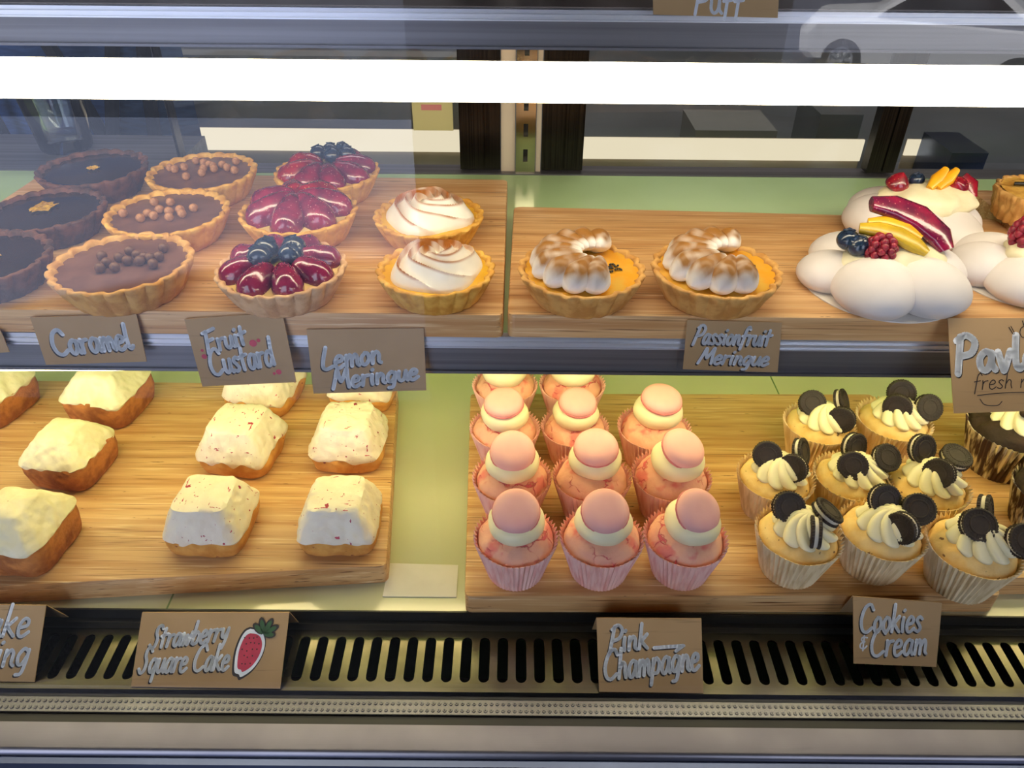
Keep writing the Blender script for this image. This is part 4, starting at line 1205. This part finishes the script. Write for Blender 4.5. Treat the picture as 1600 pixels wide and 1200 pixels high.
k4.write([('Passionfruit', .08, .46, .88, .46, .36), ('Meringue', .15, .86, .88, .86, .32)], w=0.0023, slant=0.28)
k5 = rail_card('tall kraft card lettered Pavlova, cut off by the right edge', ((1481, 497), (1688, 497), (1680, 640), (1489, 646)), 0.045, YK - 0.004)
k5.write([('Pavlova', .045, .56, .98, .53, .36)], w=0.0052, slant=-0.05, shadow=(0.0006, 0.0008))
k5.write([('fresh n f', .17, .76, .72, .74, .17)], w=0.0007, slant=0.1, shadow=None, ink='ink_dark')
dr = MB()
pear = [(0.56, .10), (.58, .085), (.605, .10), (.60, .15), (.59, .19), (.565, .21), (.545, .17), (.548, .12), (.56, .10)]
for st_ in (pear, [(.575, .085), (.56, .03)], [(.575, .085), (.58, .02)], [(.575, .085), (.60, .035)], [(.46, .10), (.49, .17), (.50, .16), (.475, .09)], [(.22, .86), (.26, .92), (.36, .93), (.40, .89)], [(.20, .82), (.4, .80), (.66, .80)]):
    k5.stroke(dr, [(p.x, p.y) for p in smooth_line(st_)], 0.0006, 0.0003)
tag(obj('fruit_doodle', dr, 'ink_dark', k5.o, smooth=False), 'thin black doodle of a small fruit')
k6 = Card('name_card', 'dark kraft card lettered Puff hanging on the topmost shelf rail', at_y(1018, -75, 0.4845), at_y(1222, -75, 0.4845), at_y(1215, 28, 0.4795), at_y(1021, 23, 0.4795))
k6.write([('Puff', .33, .95, .72, .95, .40)], w=0.0018, slant=0.02, shadow=None)

def tent_card(label, px, y_top, z_bot, tent):
    tl, tr, br, bl = px
    return Card('tent_card', label, at_y(*tl, y_top), at_y(*tr, y_top), at(*br, z_bot), at(*bl, z_bot), tent)
t1 = tent_card('kraft tent card lettered Strawberry Square Cake with a painted strawberry', ((222, 957), (452, 957), (438, 1076), (204, 1073)), 0.398, ZG + 0.0012, (0.014, -0.034))
t1.write([('Strawberry', .09, .49, .60, .37, .30), ('Square Cake', .04, .82, .63, .76, .34)], w=0.0025, slant=0.2)
def heart(k, s0=.77, t0=.52):
    base = [(-.02, -.36), (.035, -.34), (.075, -.27), (.095, -.12), (.08, .08), (.03, .28), (-.04, .40), (-.06, .36), (-.092, .32), (-.10, .12), (-.095, -.05), (-.075, -.22), (-.05, -.32)]
    pts = [(s0 + x * k, t0 + y * k * 0.86) for (x, y) in base]
    return [(p.x, p.y) for p in smooth_line(pts + [pts[0]], 5)]
t1.blob('strawberry_outline', 'ink_dark', [heart(1.07, .766, .525)], 0.0002)
t1.blob('strawberry_border', 'ink_white', [heart(0.97)], 0.00035)
t1.blob('strawberry_flesh', 'ink_red', [heart(0.78)], 0.0005)
def leafp(s, t, a, L, w):
    W, H = t1.W, t1.H; out = []
    for k in range(12):
        q = 2 * PI * k / 12
        x, y = L / 2 + L / 2 * math.cos(q), w * math.sin(q)
        out.append((s + (x * math.cos(a) - y * math.sin(a)) / W, t + (x * math.sin(a) + y * math.cos(a)) / H))
    return out
lv = [(-2.45, .011), (-1.85, .012), (-1.1, .012), (-.5, .012), (.1, .009)]
t1.blob('leaf_outline', 'ink_dark', [leafp(.845, .285, a, L * 1.12, .0030) for a, L in lv], 0.00055)
t1.blob('leaf', 'ink_green', [leafp(.845, .285, a, L * .95, .0019) for a, L in lv], 0.0007)
rs = random.Random(5)
t1.blob('seed_mark', 'ink_dark', [t1.disc(.72 + .03 * i + (.012 if j % 2 else 0) + rs.uniform(-.006, .006), .33 + .085 * j + rs.uniform(-.015, .015), .0006, 8) for j in range(5) for i in range(4) if .04 < .72 + .03 * i - .67 < .19 - .02 * j], 0.0007)
t2 = tent_card('kraft tent card lettered Pink Champagne with a small arrow', ((932, 966), (1096, 967), (1099, 1083), (936, 1081)), 0.392, ZG + 0.0012, (0.014, -0.034))
t2.write([('Pink', .11, .46, .48, .40, .34), ('>', .53, .50, .82, .48, .34), ('Champagne', .05, .84, .96, .68, .40)], w=0.0028, slant=0.12)
t3 = tent_card('kraft tent card lettered Cookies and Cream, tilted, below the cookie cupcakes', ((1333, 932), (1472, 942), (1468, 1045), (1330, 1034)), 0.404, -0.006, (0.008, -0.030))
t3.write([('Cookies', .07, .53, .78, .46, .42), ('Cream', .19, .88, .86, .80, .42)], w=0.0026, slant=0.12)
amp_ = MB()
for st_ in t3.layout('&', .06, .78, .15, .77, .30, 0.1): t3.stroke(amp_, st_, 0.0013, 0.0003)
tag(obj('ampersand', amp_, 'ink_white', t3.o, smooth=False), 'small white ampersand mark')
t4 = tent_card('kraft tent card cut off by the left edge, its words ending in ake and cing', ((-150, 943), (72, 946), (53, 1066), (-172, 1062)), 0.398, ZG + 0.0012, (0.014, -0.034))
t4.write([('ake', .62, .42, .90, .40, .42), ('cing', .62, .82, .93, .78, .40)], w=0.0028, slant=0.15)

# ------------------------------------------------------------------ loose things
pp = [P(608, 881, 0), P(716, 884, 0), P(713, 934, 0), P(598, 933, 0)]  # thin pale sheet in place of a whitish rectangle on the deck
cx = sum((p for p in pp), Vector()) / 4
tag(obj('pale_sheet', MB().prism([(p.x - cx.x, p.y - cx.y) for p in reversed(pp)], 0, 0.0006), 'white_card', loc=(cx.x, cx.y, 0.0005), smooth=False), 'pale rectangle lying flat on the deck between the two boards', 'patch')
gt = at(62, 262, ZS + 0.0012)
tb = thing('glass_tumbler', 'empty clear glass tumbler standing behind the rearmost chocolate tart', 'glass', (gt.x, 0.912, ZS + 0.0015))
obj('glass_wall', MB().lathe([(0, 0), (.027, 0), (.029, .003), (.034, .05), (.0385, .088), (.0372, .0885), (.033, .05), (.028, .016), (0, .013)], 56), 'tumbler', tb)
obj('glass_rim', MB().lathe([(.0372, .0880), (.0378, .0893), (.0386, .0880)], 56), 'chrome', tb)
# pale board, boxes and cloth behind the doors
back_box('pale_board', 284, 719, 90, 268, 1.30, 0.04, 'pale_box', 'pale grey board standing behind the strip seen through the caramel side door', 'board')
back_box('grey_box', 1078, 1215, 205, 262, 1.33, 0.12, 'pale_box', 'grey cardboard box behind the passionfruit side door, wider one', 'box')
back_box('grey_box', 1262, 1350, 180, 268, 1.32, 0.12, 'counter', 'taller grey box close to the door stile', 'box')
back_box('blue_box', 1470, 1545, 240, 290, 1.16, 0.10, 'panel_blue', 'dull blue box behind the far right door', 'box')
dn = thing('denim_cloth', 'blue denim cloth with dark crossed straps hanging behind the glass tumbler', 'cloth', (at_y(130, 220, 1.24).x, 1.24, ZC))
obj('cloth', MB().grid(lambda u, v: (-0.17 + 0.36 * u, 0.012 * math.sin(u * 14), 0.001 + 0.42 * v), 40, 4), 'denim', dn)
for (x0, x1) in ((-0.02, 0.07), (0.13, 0.04), (-0.15, -0.10), (0.16, 0.12)):
    obj('strap', MB().tube([(x0, -0.022, 0.30), ((x0 + x1) / 2, -0.024, 0.16), (x1, -0.022, 0.0)], 0.011, 8), 'strap', dn)
sk = at_y(676, 178, YD - 0.0015)
sticker = thing('sticker', 'small yellow sticker with a red bar on the door glass', 'sticker', sk)
obj('sticker_sheet', MB().box((-.022, 0, -.018), (.022, .0005, .018)), 'sticker_y', sticker, smooth=False)
obj('sticker_bar', MB().box((-.012, -.0005, .004), (.010, 0, .010)), 'sticker_r', sticker, smooth=False)
